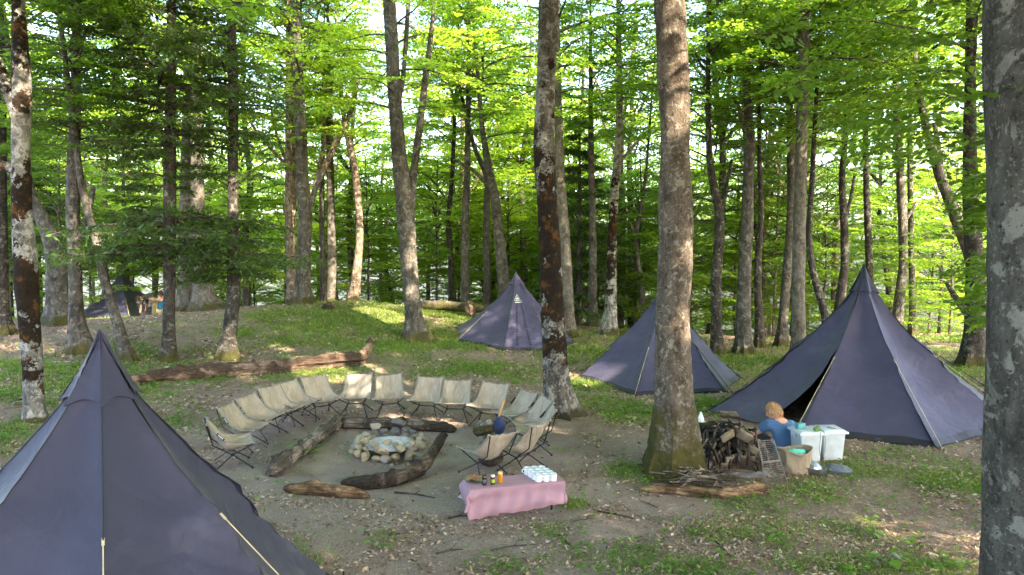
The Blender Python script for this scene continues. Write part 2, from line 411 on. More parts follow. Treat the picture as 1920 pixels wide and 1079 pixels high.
def build_ground():
    xs = np.concatenate([np.linspace(-60, -12, 60, endpoint=False), np.linspace(-12, 12, 260, endpoint=False), np.linspace(12, 60, 60)])
    ys = np.concatenate([np.linspace(-25, 4, 30, endpoint=False), np.linspace(4, 24, 240, endpoint=False), np.linspace(24, 110, 90)])
    X, Y = np.meshgrid(xs, ys); Z = gz(X, Y)
    n, m_ = X.shape; idx = np.arange(n * m_).reshape(n, m_)
    q = np.stack([idx[:-1, :-1], idx[:-1, 1:], idx[1:, 1:], idx[1:, :-1]], -1).reshape(-1, 4)
    me = mesh_np('ground', np.stack([X, Y, Z], -1).reshape(-1, 3), q, m=M['ground'], smooth=True)
    cv = cover(X.ravel(), Y.ravel())
    # reddish leaf litter away from the trodden ring
    c0 = G(760, 880)[:2]; dist = np.hypot(X.ravel() - c0[0], (Y.ravel() - c0[1]) * .8)
    red = np.clip((dist - 2.0) / 2.0 + .8 * fbm(np.stack([X.ravel(), Y.ravel()], -1) * .9, 61, 4), 0, 1) * .8
    at = me.color_attributes.new('cover', 'FLOAT_COLOR', 'POINT')
    at.data.foreach_set('color', np.stack([cv, red, cv * 0, cv * 0 + 1], -1).astype(np.float32).ravel())
    o = obj('ground', me); o['kind'] = 'structure'; return o
build_ground()

# ------------------------------------------------------------------ scatter: litter, grass, forbs
def quat_frames(n, tilt):
    """random frames: u (length), v (width) for n flat pieces tilted from horizontal"""
    a = rng.uniform(0, 2 * np.pi, n); u = np.stack([np.cos(a), np.sin(a), rng.normal(0, tilt, n)], -1); u /= np.linalg.norm(u, axis=1)[:, None]
    v = np.stack([-np.sin(a), np.cos(a), rng.normal(0, tilt, n)], -1); v /= np.linalg.norm(v, axis=1)[:, None]
    return u, v
def sample_ground(n, dmin, dmax, bias=1.0):
    """points in the camera's wedge, denser near it"""
    d = dmin * (dmax / dmin) ** (rng.uniform(0, 1, n) ** bias)
    u = rng.uniform(-.82, .82, n); return d * u, d
def litter():
    n = 230000; x, y = sample_ground(n, 5.5, 24)
    nz = fbm(np.stack([x, y], -1) * 1.7, 77, 3); fr_c = G(735, 855); keep = rng.uniform(0, 1, n) < np.clip(.45 + 1.2 * nz, .05, 1) * np.clip((np.hypot(x - fr_c[0], y - fr_c[1]) - .8) / 2.2, .2, 1); x, y = x[keep], y[keep]; n = len(x)
    z = gz(x, y) + rng.uniform(.004, .02, n)
    s = .009 + .034 * rng.uniform(0, 1, n) ** 2.5 * np.clip(y / 9, .8, 2.0); u, v = quat_frames(n, .35); c = np.stack([x, y, z], -1)
    w_ = rng.uniform(.3, .6, n)
    V = np.stack([c - u * s[:, None], c + v * (s * w_)[:, None], c + u * s[:, None], c - v * (s * w_)[:, None]], 1)
    V[:, :, 2] = np.maximum(V[:, :, 2], (z - .006)[:, None])
    o = obj('leaf_litter', mesh_np('leaf_litter', V.reshape(-1, 3), np.arange(4 * n).reshape(n, 4), m=M['litter']))
    tag(o, 'dry brown fallen leaves scattered over the forest floor', 'leaf litter', kind='stuff')
litter()
def grass():
    n = 520000; x, y = sample_ground(n, 5.3, 30)
    cv = cover(x, y); keep = rng.uniform(0, 1, n) < np.clip(cv * 1.5, 0, 1) ** 1.5 * .95 * np.clip((y / 9), .45, 1.0); x, y, cv = x[keep], y[keep], cv[keep]; n = len(x)
    z = gz(x, y) - .005
    h = rng.uniform(.025, .075, n) * (.55 + .6 * cv) * np.clip(y / 11, .8, 1.5); wd = rng.uniform(.003, .007, n) * np.clip(y / 7, 1, 3)
    a = rng.uniform(0, 2 * np.pi, n); dx = np.stack([np.cos(a), np.sin(a), 0 * a], -1)
    le = np.stack([rng.normal(0, .5, n), rng.normal(0, .5, n), np.ones(n)], -1) * h[:, None]
    c = np.stack([x, y, z], -1)
    V = np.stack([c - dx * wd[:, None], c + dx * wd[:, None], c + le], 1)
    o = obj('grass', mesh_np('grass', V.reshape(-1, 3), None, np.arange(3 * n).reshape(n, 3), m=M['grass']))
    tag(o, 'short green grass growing in patches between bare soil', 'grass', kind='stuff'); print('grass', n)
grass()
def forbs():
    n = 30000; x, y = sample_ground(n, 5.3, 20)
    cv = cover(x, y); pt = fbm(np.stack([x, y], -1) * 2.3, 41, 3)
    keep = (rng.uniform(0, 1, n) < np.clip(cv * 1.3, .03, 1) * np.clip(.5 + 2 * pt, 0, 1)); x, y = x[keep], y[keep]; n = len(x)
    z = gz(x, y); Vs = []
    for i in range(5):
        a = rng.uniform(0, 2 * np.pi, n) ; s = rng.uniform(.014, .038, n) * np.clip(y / 9, .9, 1.6)
        u = np.stack([np.cos(a), np.sin(a), rng.uniform(-.1, .5, n)], -1); v = np.stack([-np.sin(a), np.cos(a), rng.normal(0, .2, n)], -1)
        c = np.stack([x, y, z + rng.uniform(.01, .05, n)], -1)
        Vs.append(np.stack([c, c + u * s[:, None] + v * (s * .42)[:, None], c + u * (2 * s)[:, None] - np.array([0, 0, .01]), c + u * s[:, None] - v * (s * .42)[:, None]], 1))
    V = np.concatenate(Vs, 0); k = len(V)
    o = obj('ground_cover_plants', mesh_np('ground_cover_plants', V.reshape(-1, 3), np.arange(4 * k).reshape(k, 4), m=M['forb']))
    tag(o, 'low broad-leaved green seedlings covering patches of the floor', 'ground cover', kind='stuff')
forbs()

# ------------------------------------------------------------------ TREES
def trunk_mb(mb, path, seg=18, amp=.05, flare=0, lobes=5, seed=0, step=.14, zfl=.35):
    """path: list of (x,y,z,r). One continuous displaced tube."""
    pts = np.array(path, float); ds = np.concatenate([[0], np.cumsum(np.linalg.norm(np.diff(pts[:, :3], axis=0), axis=1))])
    n = max(6, int(ds[-1] / step)); s = np.linspace(0, ds[-1], n)
    if seg > 24: s = np.concatenate([np.linspace(0, min(2, ds[-1] * .5), 40, endpoint=False), np.linspace(min(2, ds[-1] * .5), ds[-1], n)]); n = len(s)
    Q = np.stack([np.interp(s, ds, pts[:, k]) for k in range(4)], -1)
    for _ in range(3): Q[1:-1] = .25 * Q[:-2] + .5 * Q[1:-1] + .25 * Q[2:]
    an = np.linspace(0, 2 * np.pi, seg, endpoint=False)
    T = np.gradient(Q[:, :3], axis=0); T /= np.linalg.norm(T, axis=1)[:, None]
    up = np.array([0, 1., 0]); U = np.cross(T, up); U /= np.linalg.norm(U, axis=1)[:, None] + 1e-9; V = np.cross(T, U)
    q = Q[:, None, :3] + (U[:, None] * np.cos(an)[None, :, None] + V[:, None] * np.sin(an)[None, :, None]) * Q[:, None, 3:4]
    nz = fbm(q * np.array([2.2, 2.2, 1.3]) / max(.25, 1) + seed * 7.3, seed, 4) * amp * 2 + .25 * amp * vnoise(q * 14 + seed, seed)
    k = 1 + nz * 1.25
    if flare:
        hz = s[:, None]; e = np.exp(-hz / zfl)
        k = k * (1 + flare * e * (1.0 + 1.25 * np.clip(np.cos(lobes * an[None] + seed + 1.5 * np.sin(2 * an[None] + seed)), -.35, 1)))
    q = Q[:, None, :3] + (U[:, None] * np.cos(an)[None, :, None] + V[:, None] * np.sin(an)[None, :, None]) * (Q[:, None, 3:4] * k[..., None])
    nn = len(Q)
    fs = [(i * seg + a, i * seg + (a + 1) % seg, (i + 1) * seg + (a + 1) % seg, (i + 1) * seg + a) for i in range(nn - 1) for a in range(seg)]
    fs.append(tuple((nn - 1) * seg + a for a in range(seg))[::-1])
    mb.add(q.reshape(-1, 3), [f[::-1] for f in fs])

def fan(seed, sp=.05, leaf=.08):
    r = np.random.default_rng(seed); ps = []; ds = []
    s = .08; side = 1
    while s < 1.0:
        L = (.50 * (1 - s) ** .7 + .10) * r.uniform(.7, 1.15); an = side * R_(r.uniform(42, 62)); zz = r.normal(0, .04)
        k = np.arange(.06, L, sp)
        x = s + np.cos(an) * k; y = np.sin(an) * k; z = -.12 * (x ** 2) + zz * k + r.normal(0, .012, len(k))
        sg = np.where(np.arange(len(k)) % 2, 1, -1); da = an + sg * R_(45) + r.normal(0, .3, len(k))
        d = np.stack([np.cos(da), np.sin(da), r.normal(-.15, .25, len(k))], -1)
        ps.append(np.stack([x, y, z], -1)); ds.append(d); s += r.uniform(.05, .085); side = -side
    p = np.concatenate(ps); d = np.concatenate(ds); d /= np.linalg.norm(d, axis=1)[:, None]
    return p, d
FANS = [fan(100 + i) for i in range(6)]
FANS_C = [fan(200 + i, .09) for i in range(5)]

def fan_leaves(fi, org, az, pitch, roll, scale, leaf, r, fans=FANS, wid=.62):
    p, d = fans[fi % len(fans)]
    Rm = np.array(rotm(roll, -pitch, az)); c = (p * scale) @ Rm.T + org; u = d @ Rm.T
    up = Rm[:, 2] + r.normal(0, .28, (len(p), 3)); v = np.cross(up, u); v /= np.linalg.norm(v, axis=1)[:, None]
    s = leaf * r.uniform(.55, 1.35, len(p))[:, None]
    return np.stack([c, c + u * s * .5 + v * s * wid * .5, c + u * s, c + u * s * .5 - v * s * wid * .5], 1)

def crown(seed, H=9.0, R=3.2, nb=34, leaf=.10, fsc=1.35, z0=0, rise=25, density=1.0, fans=FANS, carve=None, org=(0, 0, 0), axis=None, low=.55, spread=None, rmin=.25):
    """returns leaf quads (n,4,3) and a limb collector, both local to org"""
    r = np.random.default_rng(seed); out = []; lm = MB()
    for b in range(nb):
        t = (b + r.uniform(0, 1)) / nb; z = z0 + H * (t ** .95) * .88
        az = b * 2.39996 + r.normal(0, .4)
        prof = (low + (1 - low) * min(1, t / .35)) * (1 - max(0, (t - .5) / .5) ** 1.6 * .7)
        L = R * prof * r.uniform(.75, 1.15); el = R_(rise + 25 * t + r.normal(0, 8))
        bx, by = (0, 0) if axis is None else axis(z)
        p = np.array([bx, by, z]); pts = [p.copy()]; n = 9; dirv = np.array([math.cos(az), math.sin(az)])
        ang = el; a2 = az
        for k in range(n):
            a2 += r.normal(0, .12); ang += -R_(rise + 14) / n * 1.1
            p = p + np.array([math.cos(a2) * math.cos(ang), math.sin(a2) * math.cos(ang), math.sin(ang)]) * L / n; pts.append(p.copy())
        lm.tube(pts, [max(.006, .012 * L * (1 - i / (n + 1)) + .004) for i in range(n + 1)], 5, cap=False)
        pts = np.array(pts); nf = max(2, int(L / fsc * 3.4 * density))
        for k in range(nf):
            s = rmin + (1 - rmin) * (k + r.uniform(0, .8)) / nf; i = min(n - 1, int(s * n)); o = pts[i] + (pts[i + 1] - pts[i]) * (s * n - i)
            side = 0 if k == nf - 1 else (1 if k % 2 else -1)
            faz = az + side * R_(r.uniform(30, 75)); sc_ = fsc * r.uniform(.65, 1.1) * (1.15 - .4 * s)
            out.append(fan_leaves(int(r.integers(0, 9)), o, faz, R_(r.normal(2, 9)), r.normal(0, .2), sc_, leaf, r, fans))
            e = o + np.array([math.cos(faz), math.sin(faz), 0]) * sc_ * .7
            lm.tube([o, e], [.008, .003], 3, cap=False)
    V = np.concatenate(out)
    if carve is not None: V = V[carve(V[:, 0] + np.array(org))]
    return V, lm
def leaves_mesh(name, V, m): n = len(V); return mesh_np(name, V.reshape(-1, 3), np.arange(4 * n).reshape(n, 4), m=m)

# sun patches of the photograph: gaps in the canopy along the sun's ray through these places
SP = []
for (px, py, d, r_) in [(640, 665, 16.3, .5), (560, 672, 16.2, .35), (600, 705, 15.4, .7), (540, 645, 17.5, .4), (435, 648, 16.4, .42), (667, 735, 12.9, .28), (745, 790, 12.2, .32), (830, 795, 12.3, .3), (905, 790, 12.6, .3), (470, 705, 14.6, .3),
                        (1265, 60, 9.6, .3), (1270, 150, 9.6, .35), (1250, 250, 9.6, .3), (1290, 470, 9.6, .25), 
                        (635, 300, 25, 1.3), (660, 400, 25, 1.0), (760, 560, 20, .25), (1000, 812, 11.8, .4), (1100, 700, 16, .6), (330, 612, 20, .4), (720, 575, 22, .8), (1700, 620, 20, .8), (150, 560, 17, .3), (320, 570, 24, .4), (700, 690, 15.5, .35)]:
    SP.append((P(px, py, d), r_))
SN = np.array(SUND)
def carve(c):
    k = np.ones(len(c), bool)
    for p, r_ in SP:
        q = c - p; t = q @ SN; dd = np.linalg.norm(q - t[:, None] * SN, axis=1); k &= ~((dd < r_) & (t > .5))
    return k

# ---- shared crowns
VAR = []
for i in range(6):
    V, lm = crown(300 + i, H=[9, 10, 8, 9, 7, 10][i], R=[3.0, 3.4, 2.8, 3.3, 2.6, 2.9][i], nb=[36, 40, 34, 38, 32, 36][i], leaf=.115, fsc=1.3, rise=[25, 18, 30, 20, 24, 32][i])
    VAR.append((V, lm))
VARM = []
for i, (V, lm) in enumerate(VAR):
    lo = lm.build('limbs', M['wood_limb']); lmesh = lo.data; bpy.data.objects.remove(lo)
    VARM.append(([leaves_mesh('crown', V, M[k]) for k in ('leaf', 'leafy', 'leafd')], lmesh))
FARV = []
for i in range(4):
    V, lm = crown(400 + i, H=12, R=3.8, nb=26, leaf=.22, fsc=1.9, fans=FANS_C)
    lo = lm.build('limbs', M['wood_limb']); lmesh = lo.data; bpy.data.objects.remove(lo)
    FARV.append(([leaves_mesh('crown', V, M[k]) for k in ('leaf', 'leafy', 'leafd')], lmesh))
    print('far crown', len(V))
print('crown leaves', [len(v) for v, _ in VAR])
TG = 'beech trees standing round the camp'
def add_crown(root, var, at, scale, rz, tint=0, far=False, tilt=0):
    ms, lmesh = (FARV if far else VARM)[var]
    a = obj('crown', ms[tint], root, at); b = obj('limbs', lmesh, root, at)
    for o in (a, b): o.scale = (scale,) * 3 if not isinstance(scale, tuple) else scale; o.rotation_euler = (tilt, 0, rz)

BK = {
 'grey': bark('grey_beech_bark', (.075, .065, .052), (.215, .195, .165), lam=.3), 'pale': bark('pale_beech_bark', (.12, .10, .08), (.29, .26, .215), lam=.35),
 'dark': bark('dark_beech_bark', (.035, .03, .025), (.11, .095, .08), lam=.2), 'warm': bark('warm_bark', (.15, .10, .07), (.38, .29, .21), (.45, .4, .32), .35),
 'fir': bark('fir_bark', (.05, .042, .036), (.15, .13, .11), (.24, .24, .2), .25),
}
def tree(name, label, d, px_path, barkm, topz=13, crowns=(), extra=(), flare=.5, lobes=5, seg=18, amp=.05, seed=1, cat='tree', group=TG, basepx=None, zfl=.3):
    """px_path: (px, py, width_px) from the foot up, all at depth d"""
    foot = P(px_path[0][0], px_path[0][1], d); fz = gz1(foot[0], foot[1])
    path = []
    for (a, b, wd) in px_path:
        p = P(a, b, d); path.append([p[0], p[1] + (p[2] - fz) * 0.0, p[2], wd / 2 * d / F])
    path[0][2] = fz - .12
    a, b = np.array(path[-2]), np.array(path[-1])
    if b[2] < topz:
        dirx = (b[0] - a[0]) / max(.1, b[2] - a[2]) * .5
        n = 3
        for k in range(1, n + 1):
            z = b[2] + (topz - b[2]) * k / n; path.append([b[0] + dirx * (z - b[2]), b[1], z, b[3] * (1 - .75 * k / n)])
    root = thing(name, label, cat, (foot[0], foot[1], fz), 0, group)
    mb = MB(); o = np.array([foot[0], foot[1], fz, 0])
    trunk_mb(mb, np.array(path) - o, seg, amp, flare, lobes, seed, zfl=zfl)
    for ex in extra:
        ep = []
        dd = d + (ex[0] if isinstance(ex[0], (int, float)) else 0); pts = ex[1:] if isinstance(ex[0], (int, float)) else ex
        for (a, b, wd) in pts: p = P(a, b, dd); ep.append([p[0], p[1], p[2], wd / 2 * dd / F])
        trunk_mb(mb, np.array(ep) - o, 8, amp, 0, 5, seed + 3)
    mb.build('trunk', barkm, root)
    PA = np.array(path)
    for (var, z, sc_, rz, tint) in crowns:
        x = float(np.interp(z, PA[:, 2], PA[:, 0])); add_crown(root, var, (x - foot[0], 0, z - fz), sc_, rz, tint)
    return root, foot, fz, PA
def canopy(root, foot, fz, seed, z0, H, R, nb=46, leaf=.16, dens=1.15, tint='leaf', ax=0, fsc=1.6):
    V, lm = crown(seed, H=H, R=R, nb=nb, leaf=leaf, fsc=fsc, density=dens, z0=z0 - fz, carve=carve, org=(foot[0], foot[1], fz), low=.8)
    leaves = obj('crown', leaves_mesh('crown', V, M[tint]), root); lm.build('limbs', M['wood_limb'], root)

# --- foreground and camp trunks
bkB = bark('mossy_beech_bark', (.10, .075, .055), (.26, .21, .165), (.33, .3, .24), .22, (.075, .07, .015), 1.7, lsc=12, fine=1.0)
r0, f0, z0_, _ = tree('beech_tree', 'big warm-lit beech trunk with mossy flared foot beside the heap of pack gear', 9.6,
    [(1263, 893, 112), (1263, 860, 100), (1265, 820, 92), (1264, 780, 82), (1263, 720, 73), (1262, 650, 66), (1262, 600, 66), (1268, 520, 66), (1270, 450, 63), (1268, 380, 58), (1266, 300, 56), (1264, 200, 56), (1262, 120, 56), (1257, 40, 58), (1255, 0, 58)],
    bkB, 13, flare=.34, lobes=6, seg=48, amp=.12, seed=4, zfl=.38)
canopy(r0, f0, z0_, 11, 7.6, 7, 5.2)
zc = [P(1030, y, 12.9)[2] for y in (560, 225)]
bkC = bark('black_mossed_beech_bark', (.09, .075, .06), (.25, .225, .19), (.36, .34, .3), .45, (.05, .045, .015), .25, dark=[(P(0, 600, 12.9)[2] - .2, P(0, 235, 12.9)[2], 1.1), (P(0, 690, 12.9)[2], P(0, 600, 12.9)[2], .3)])
r0, f0, z0_, _ = tree('beech_tree', 'tall beech with a long black moss streak standing right of the chair ring', 12.9,
    [(1050, 778, 62), (1046, 750, 54), (1042, 700, 46), (1040, 640, 46), (1036, 600, 46), (1033, 520, 42), (1030, 450, 40), (1026, 380, 38), (1020, 280, 40), (1020, 240, 36), (1024, 150, 35), (1026, 80, 35), (1028, 30, 38), (1030, 0, 40)],
    bkC, 14, flare=.5, lobes=5, seg=36, amp=.07, seed=9, zfl=.3)
canopy(r0, f0, z0_, 12, 8.3, 7, 5.0)
bkA = bark('lichen_patched_beech_bark', (.09, .08, .066), (.25, .23, .195), (.40, .38, .32), .22, (.05, .05, .015), .0, lsc=5.5, fine=1.2)
r0, f0, z0_, _ = tree('beech_tree', 'thick grey lichen-spotted trunk cut by the right edge of the photo, nearest of all trees', 4.2,
    [(1966, 1290, 250), (1958, 1079, 206), (1956, 900, 200), (1960, 700, 188), (1968, 500, 190), (1966, 250, 196), (1964, 0, 196)],
    bkA, 12, flare=.25, seg=44, amp=.035, seed=3)
canopy(r0, f0, z0_, 13, 6.2, 7, 5.0)
AR = r0; AF = f0; AFZ = z0_
bkI = bark('black_and_white_birch_bark', (.14, .13, .115), (.38, .36, .32), (.5, .48, .44), .4, (.06, .05, .012), .12, lsc=6, dark=[(P(0, 690, 11)[2], P(0, 480, 11)[2], .95), (P(0, 480, 11)[2], P(0, 330, 11)[2], .45), (P(0, 250, 11)[2], P(0, -10, 11)[2], .75), (P(0, 790, 11)[2], P(0, 700, 11)[2], .12)])
r0, f0, z0_, _ = tree('birch_tree', 'white and black mottled birch with rusty moss patches at the far left', 11,
    [(66, 800, 42), (64, 760, 34), (62, 700, 34), (56, 620, 36), (50, 540, 42), (46, 470, 38), (40, 400, 32), (40, 330, 34), (38, 260, 30), (42, 190, 32), (38, 100, 28), (35, 40, 22), (34, 0, 20)],
    bkI, 12, extra=[[(38, 235, 22), (22, 190, 20), (8, 150, 20), (-10, 110, 22)], [(36, 325, 20), (12, 312, 18), (-12, 305, 16)]], flare=.25, seg=30, amp=.07, seed=6)
canopy(r0, f0, z0_, 14, 7.4, 7, 4.4, leaf=.13)
# --- middle distance trunks (label, depth, path, bark, crowns, extras)
D = P
mid = [
 ('double-stemmed grey beech behind the log ring, forking at half height', 20, [(780, 645, 48), (777, 610, 34), (772, 560, 30), (766, 480, 32), (762, 420, 34), (757, 360, 34), (748, 290, 26), (741, 200, 25), (735, 100, 24), (730, 0, 24)], 'grey',
   [(0, 6.2, 1, 0, 1)], [[(768, 400, 16), (775, 330, 14), (786, 245, 14), (795, 170, 12), (808, 70, 10), (815, 0, 8)], [(747, 190, 10), (756, 150, 9), (761, 80, 9), (766, 0, 8)]]),
 ('straight beech with rooty foot on the crest of the mound', 24, [(568, 572, 42), (568, 540, 28), (570, 460, 26), (573, 400, 26), (566, 330, 23), (564, 250, 22), (558, 150, 21), (555, 60, 20), (556, 0, 20)], 'grey', [(1, 6.5, 1, 1, 1)], [[(578, 400, 12), (592, 350, 10), (610, 320, 8)]]),
 ('thin crooked-footed tree right behind the left end of the long fallen log', 16.5, [(428, 672, 36), (426, 650, 28), (432, 610, 25), (438, 560, 25), (438, 480, 22), (437, 400, 19), (437, 300, 18), (438, 180, 18), (434, 60, 16), (432, 0, 16)], 'fir', [], []),
 ('lichen-speckled beech leaning left at the foot of the left slope', 16, [(155, 668, 44), (146, 620, 32), (142, 560, 24), (140, 480, 24), (136, 400, 24), (138, 300, 22), (142, 200, 18), (145, 0, 16)], 'grey', [(2, 5, 1, 2, 0)], [[(150, 450, 14), (165, 410, 10), (176, 350, 8)]]),
 ('slender leaning trunk crossing in front of the farthest tent', 15.6, [(240, 655, 24), (222, 610, 19), (205, 560, 18), (192, 510, 16), (182, 450, 15), (165, 400, 14), (150, 330, 12)], 'grey', [(4, 4.6, .7, 1, 2)], []),
 ('stout old beech bending left behind the birch', 20, [(112, 604, 56), (108, 560, 38), (106, 500, 36), (98, 450, 32), (80, 410, 26), (62, 380, 20), (50, 330, 14)], 'grey', [(3, 5, 1, 3, 2)], []),
 ('dark tree trunk at the left edge of the photo', 18, [(8, 642, 40), (4, 600, 24), (2, 500, 24), (0, 350, 22), (0, 150, 20)], 'dark', [(1, 5, 1, 0, 2)], []),
 ('broad pale beech with spreading roots on the left of the mound', 24, [(390, 588, 64), (382, 560, 40), (376, 500, 32), (372, 420, 26), (370, 300, 23), (368, 180, 20), (366, 60, 18)], 'pale', [(2, 6, 1, 1, 0)], []),
 ('pale trunk with dark holes just left of the spreading-root beech', 25, [(350, 570, 34), (348, 540, 28), (347, 440, 24), (350, 300, 20), (352, 150, 17)], 'pale', [(0, 7, .9, 2, 0)], []),
 ('pale slim trunk left of the straight beech on the crest', 27, [(546, 558, 18), (545, 480, 17), (548, 380, 15), (548, 250, 12), (545, 120, 10)], 'warm', [(5, 6, .9, 2, 1)], []),
 ('upright trunk between the crest beech and the sunlit crooked tree', 27, [(622, 556, 20), (622, 480, 17), (620, 380, 15), (618, 250, 13), (616, 120, 10)], 'grey', [(2, 7, .9, 1, 1)], []),
 ('thin stem close beside the upright trunk on the mound', 28, [(604, 556, 11), (606, 480, 10), (602, 400, 9), (606, 280, 8)], 'grey', [(4, 7, .7, 1, 1)], []),
 ('sunlit crooked pale tree with many bare branching limbs', 26, [(660, 556, 22), (670, 500, 16), (675, 440, 14), (672, 380, 14), (664, 310, 14), (654, 265, 13), (646, 230, 10), (640, 180, 8)], 'warm', [(5, 8, .8, 4, 1)],
   [[(590, 350, 12), (610, 310, 12), (640, 250, 10), (662, 200, 9), (672, 150, 6)], [(592, 355, 9), (600, 310, 8), (610, 260, 6), (608, 215, 4)], [(628, 275, 8), (612, 245, 6), (600, 230, 4)]]),
 ('grey trunk seen just right of the black-streaked tall beech', 22, [(1066, 612, 30), (1064, 580, 24), (1062, 500, 22), (1056, 420, 22), (1050, 330, 18), (1046, 200, 15), (1044, 80, 13)], 'pale', [(1, 6.5, 1, 5, 0)], []),
 ('mottled trunk standing behind the left shoulder of the middle tent', 26, [(948, 560, 24), (944, 520, 23), (936, 450, 20), (930, 380, 18), (915, 310, 14), (905, 250, 10)], 'grey', [(3, 6.5, 1, 0, 0)], [[(925, 360, 8), (890, 320, 7), (850, 300, 5)]]),
 ('slim trunk over the left end of the background log', 27, [(872, 568, 18), (872, 500, 15), (872, 420, 14), (876, 330, 12), (878, 200, 10)], 'grey', [(1, 7, .9, 2, 1)], []),
 ('thin dark stem left of the slim trunk over the background log', 29, [(846, 560, 12), (846, 500, 11), (840, 420, 10), (848, 330, 8)], 'dark', [(4, 6.5, .9, 0, 1)], []),
 ('slim stem between the two trunks left of the middle tent', 28, [(914, 560, 15), (913, 500, 14), (912, 420, 12), (914, 330, 11), (890, 280, 8)], 'grey', [(2, 7, .8, 3, 0)], []),
 ('black and white barked trunk between the middle and centre-right tents', 23, [(1140, 627, 34), (1145, 590, 24), (1146, 520, 20), (1148, 440, 17), (1152, 360, 16), (1160, 280, 15), (1162, 180, 12), (1160, 80, 10)], None, [(0, 6, .9, 5, 0)], [[(1166, 300, 6), (1190, 270, 5), (1210, 250, 3)]]),
 ('short grey trunk with sunlit base left of the black and white one', 25, [(1112, 616, 22), (1111, 560, 17), (1112, 480, 15), (1110, 380, 13), (1108, 250, 10)], 'grey', [(2, 6, .8, 3, 0)], []),
 ('thin wavy sapling stem left of the big mossy-footed trunk', 26, [(1206, 600, 12), (1204, 540, 11), (1194, 480, 10), (1192, 440, 9), (1204, 380, 7), (1212, 320, 5)], 'grey', [(4, 6, .7, 2, 1)], [[(1192, 445, 6), (1180, 415, 5), (1172, 390, 3)]]),
 ('crooked dark trunk right of the big mossy-footed trunk', 20, [(1345, 662, 26), (1343, 600, 19), (1343, 520, 19), (1348, 450, 18), (1350, 395, 18), (1338, 350, 15), (1330, 300, 12), (1328, 220, 9)], 'dark', [(3, 5.5, .9, 1, 0)], [[(1352, 395, 9), (1362, 350, 7), (1372, 300, 5)]]),
 ('straight smooth grey trunk left of the thin twin stems', 20, [(1396, 667, 34), (1394, 620, 27), (1395, 520, 25), (1401, 420, 23), (1403, 330, 20), (1407, 250, 18), (1402, 200, 14), (1398, 100, 12)], 'grey', [(5, 6.2, 1, 3, 0)], [[(1400, 260, 10), (1388, 210, 9), (1376, 180, 6)]]),
 ('thin stem forking beside the straight smooth grey trunk', 21, [(1424, 668, 19), (1424, 600, 16), (1420, 540, 15), (1422, 470, 12), (1428, 400, 10), (1424, 300, 8)], 'dark', [(2, 6, .8, 0, 0)], []),
 ('leaning slim trunk halfway between the smooth trunk and the right tent', 21, [(1465, 668, 24), (1466, 620, 18), (1473, 540, 17), (1480, 460, 16), (1484, 380, 14), (1482, 280, 13), (1480, 150, 11)], 'grey', [(0, 6, .9, 4, 0)], []),
 ('light grey straight trunk rising right behind the left flank of the right tent', 18, [(1497, 690, 30), (1497, 640, 25), (1497, 560, 24), (1498, 460, 23), (1500, 360, 22), (1503, 260, 21), (1506, 150, 20), (1508, 0, 18)], 'pale', [(1, 6.2, 1, 2, 0)], []),
 ('curved slim stem left of the right tent peak', 19, [(1556, 640, 19), (1548, 590, 15), (1532, 540, 14), (1520, 490, 12), (1516, 430, 11), (1522, 350, 9)], 'dark', [(4, 5.5, .8, 4, 0)], []),
 ('dark trunk rising just left of the right tent peak', 20, [(1565, 640, 19), (1575, 570, 18), (1584, 500, 15), (1583, 420, 14), (1578, 330, 11), (1585, 260, 9)], 'dark', [(3, 5.6, .9, 2, 0)], [[(1583, 420, 8), (1596, 370, 7), (1602, 330, 5)]]),
 ('slim trunk rising straight above the right tent peak', 22, [(1632, 640, 18), (1632, 560, 14), (1628, 450, 13), (1624, 330, 11), (1622, 200, 9)], 'dark', [(5, 6, .9, 1, 0)], []),
 ('pair-like grey trunk right of the right tent peak', 21, [(1680, 640, 24), (1684, 580, 19), (1694, 500, 16), (1692, 400, 16), (1686, 300, 14), (1680, 200, 12)], 'grey', [(0, 6, 1, 0, 0)], [[(1692, 420, 8), (1720, 380, 6)]]),
 ('thin straight trunk behind the right slope of the right tent', 22, [(1712, 640, 15), (1711, 560, 12), (1708, 450, 10), (1706, 300, 9)], 'grey', [(2, 6, .8, 1, 1)], []),
 ('leaning forked grey beech behind the nearest right-edge trunk', 19, [(1842, 676, 36), (1836, 560, 30), (1824, 480, 28), (1790, 400, 22), (1762, 330, 18), (1742, 260, 16), (1726, 190, 13), (1715, 120, 10)], 'grey', [(1, 6, 1, 1, 0)], [[(1765, 335, 12), (1760, 280, 10), (1752, 230, 8)]]),
 ('thick dark trunk with a pale side limb left of the right-edge trunk', 16, [(1826, 680, 46), (1826, 640, 36), (1828, 580, 34), (1830, 500, 32), (1824, 440, 30), (1820, 360, 26), (1818, 260, 22)], 'dark', [(3, 5, 1, 0, 2)], [[(1822, 600, 16), (1800, 570, 14), (1786, 550, 10), (1774, 530, 7)]]),
]
bw = bark('black_white_bark', (.16, .14, .12), (.42, .38, .33), (.5, .48, .42), .5, dark=[(.5, 5.5, .5)])
for i, (lab, d, path, bk, cr, ex) in enumerate(mid):
    nm = 'fir_tree' if bk == 'fir' else 'beech_tree'
    rr = tree(nm, lab, d, path, BK[bk] if bk else bw, 12.5 if d > 17 else 12, cr, ex, flare=.42, lobes=5 + i % 3, seg=20, seed=20 + i)
    if bk == 'fir': FIR2 = rr
r0, f0, z0_, PG = tree('fir_tree', 'dark straight fir with tiers of flat dark boughs on the left', 16,
    [(316, 685, 32), (316, 640, 24), (317, 560, 21), (318, 480, 22), (318, 400, 24), (318, 300, 22), (320, 200, 19), (321, 100, 17), (322, 0, 15)], BK['fir'], 14, flare=.25, seed=77)
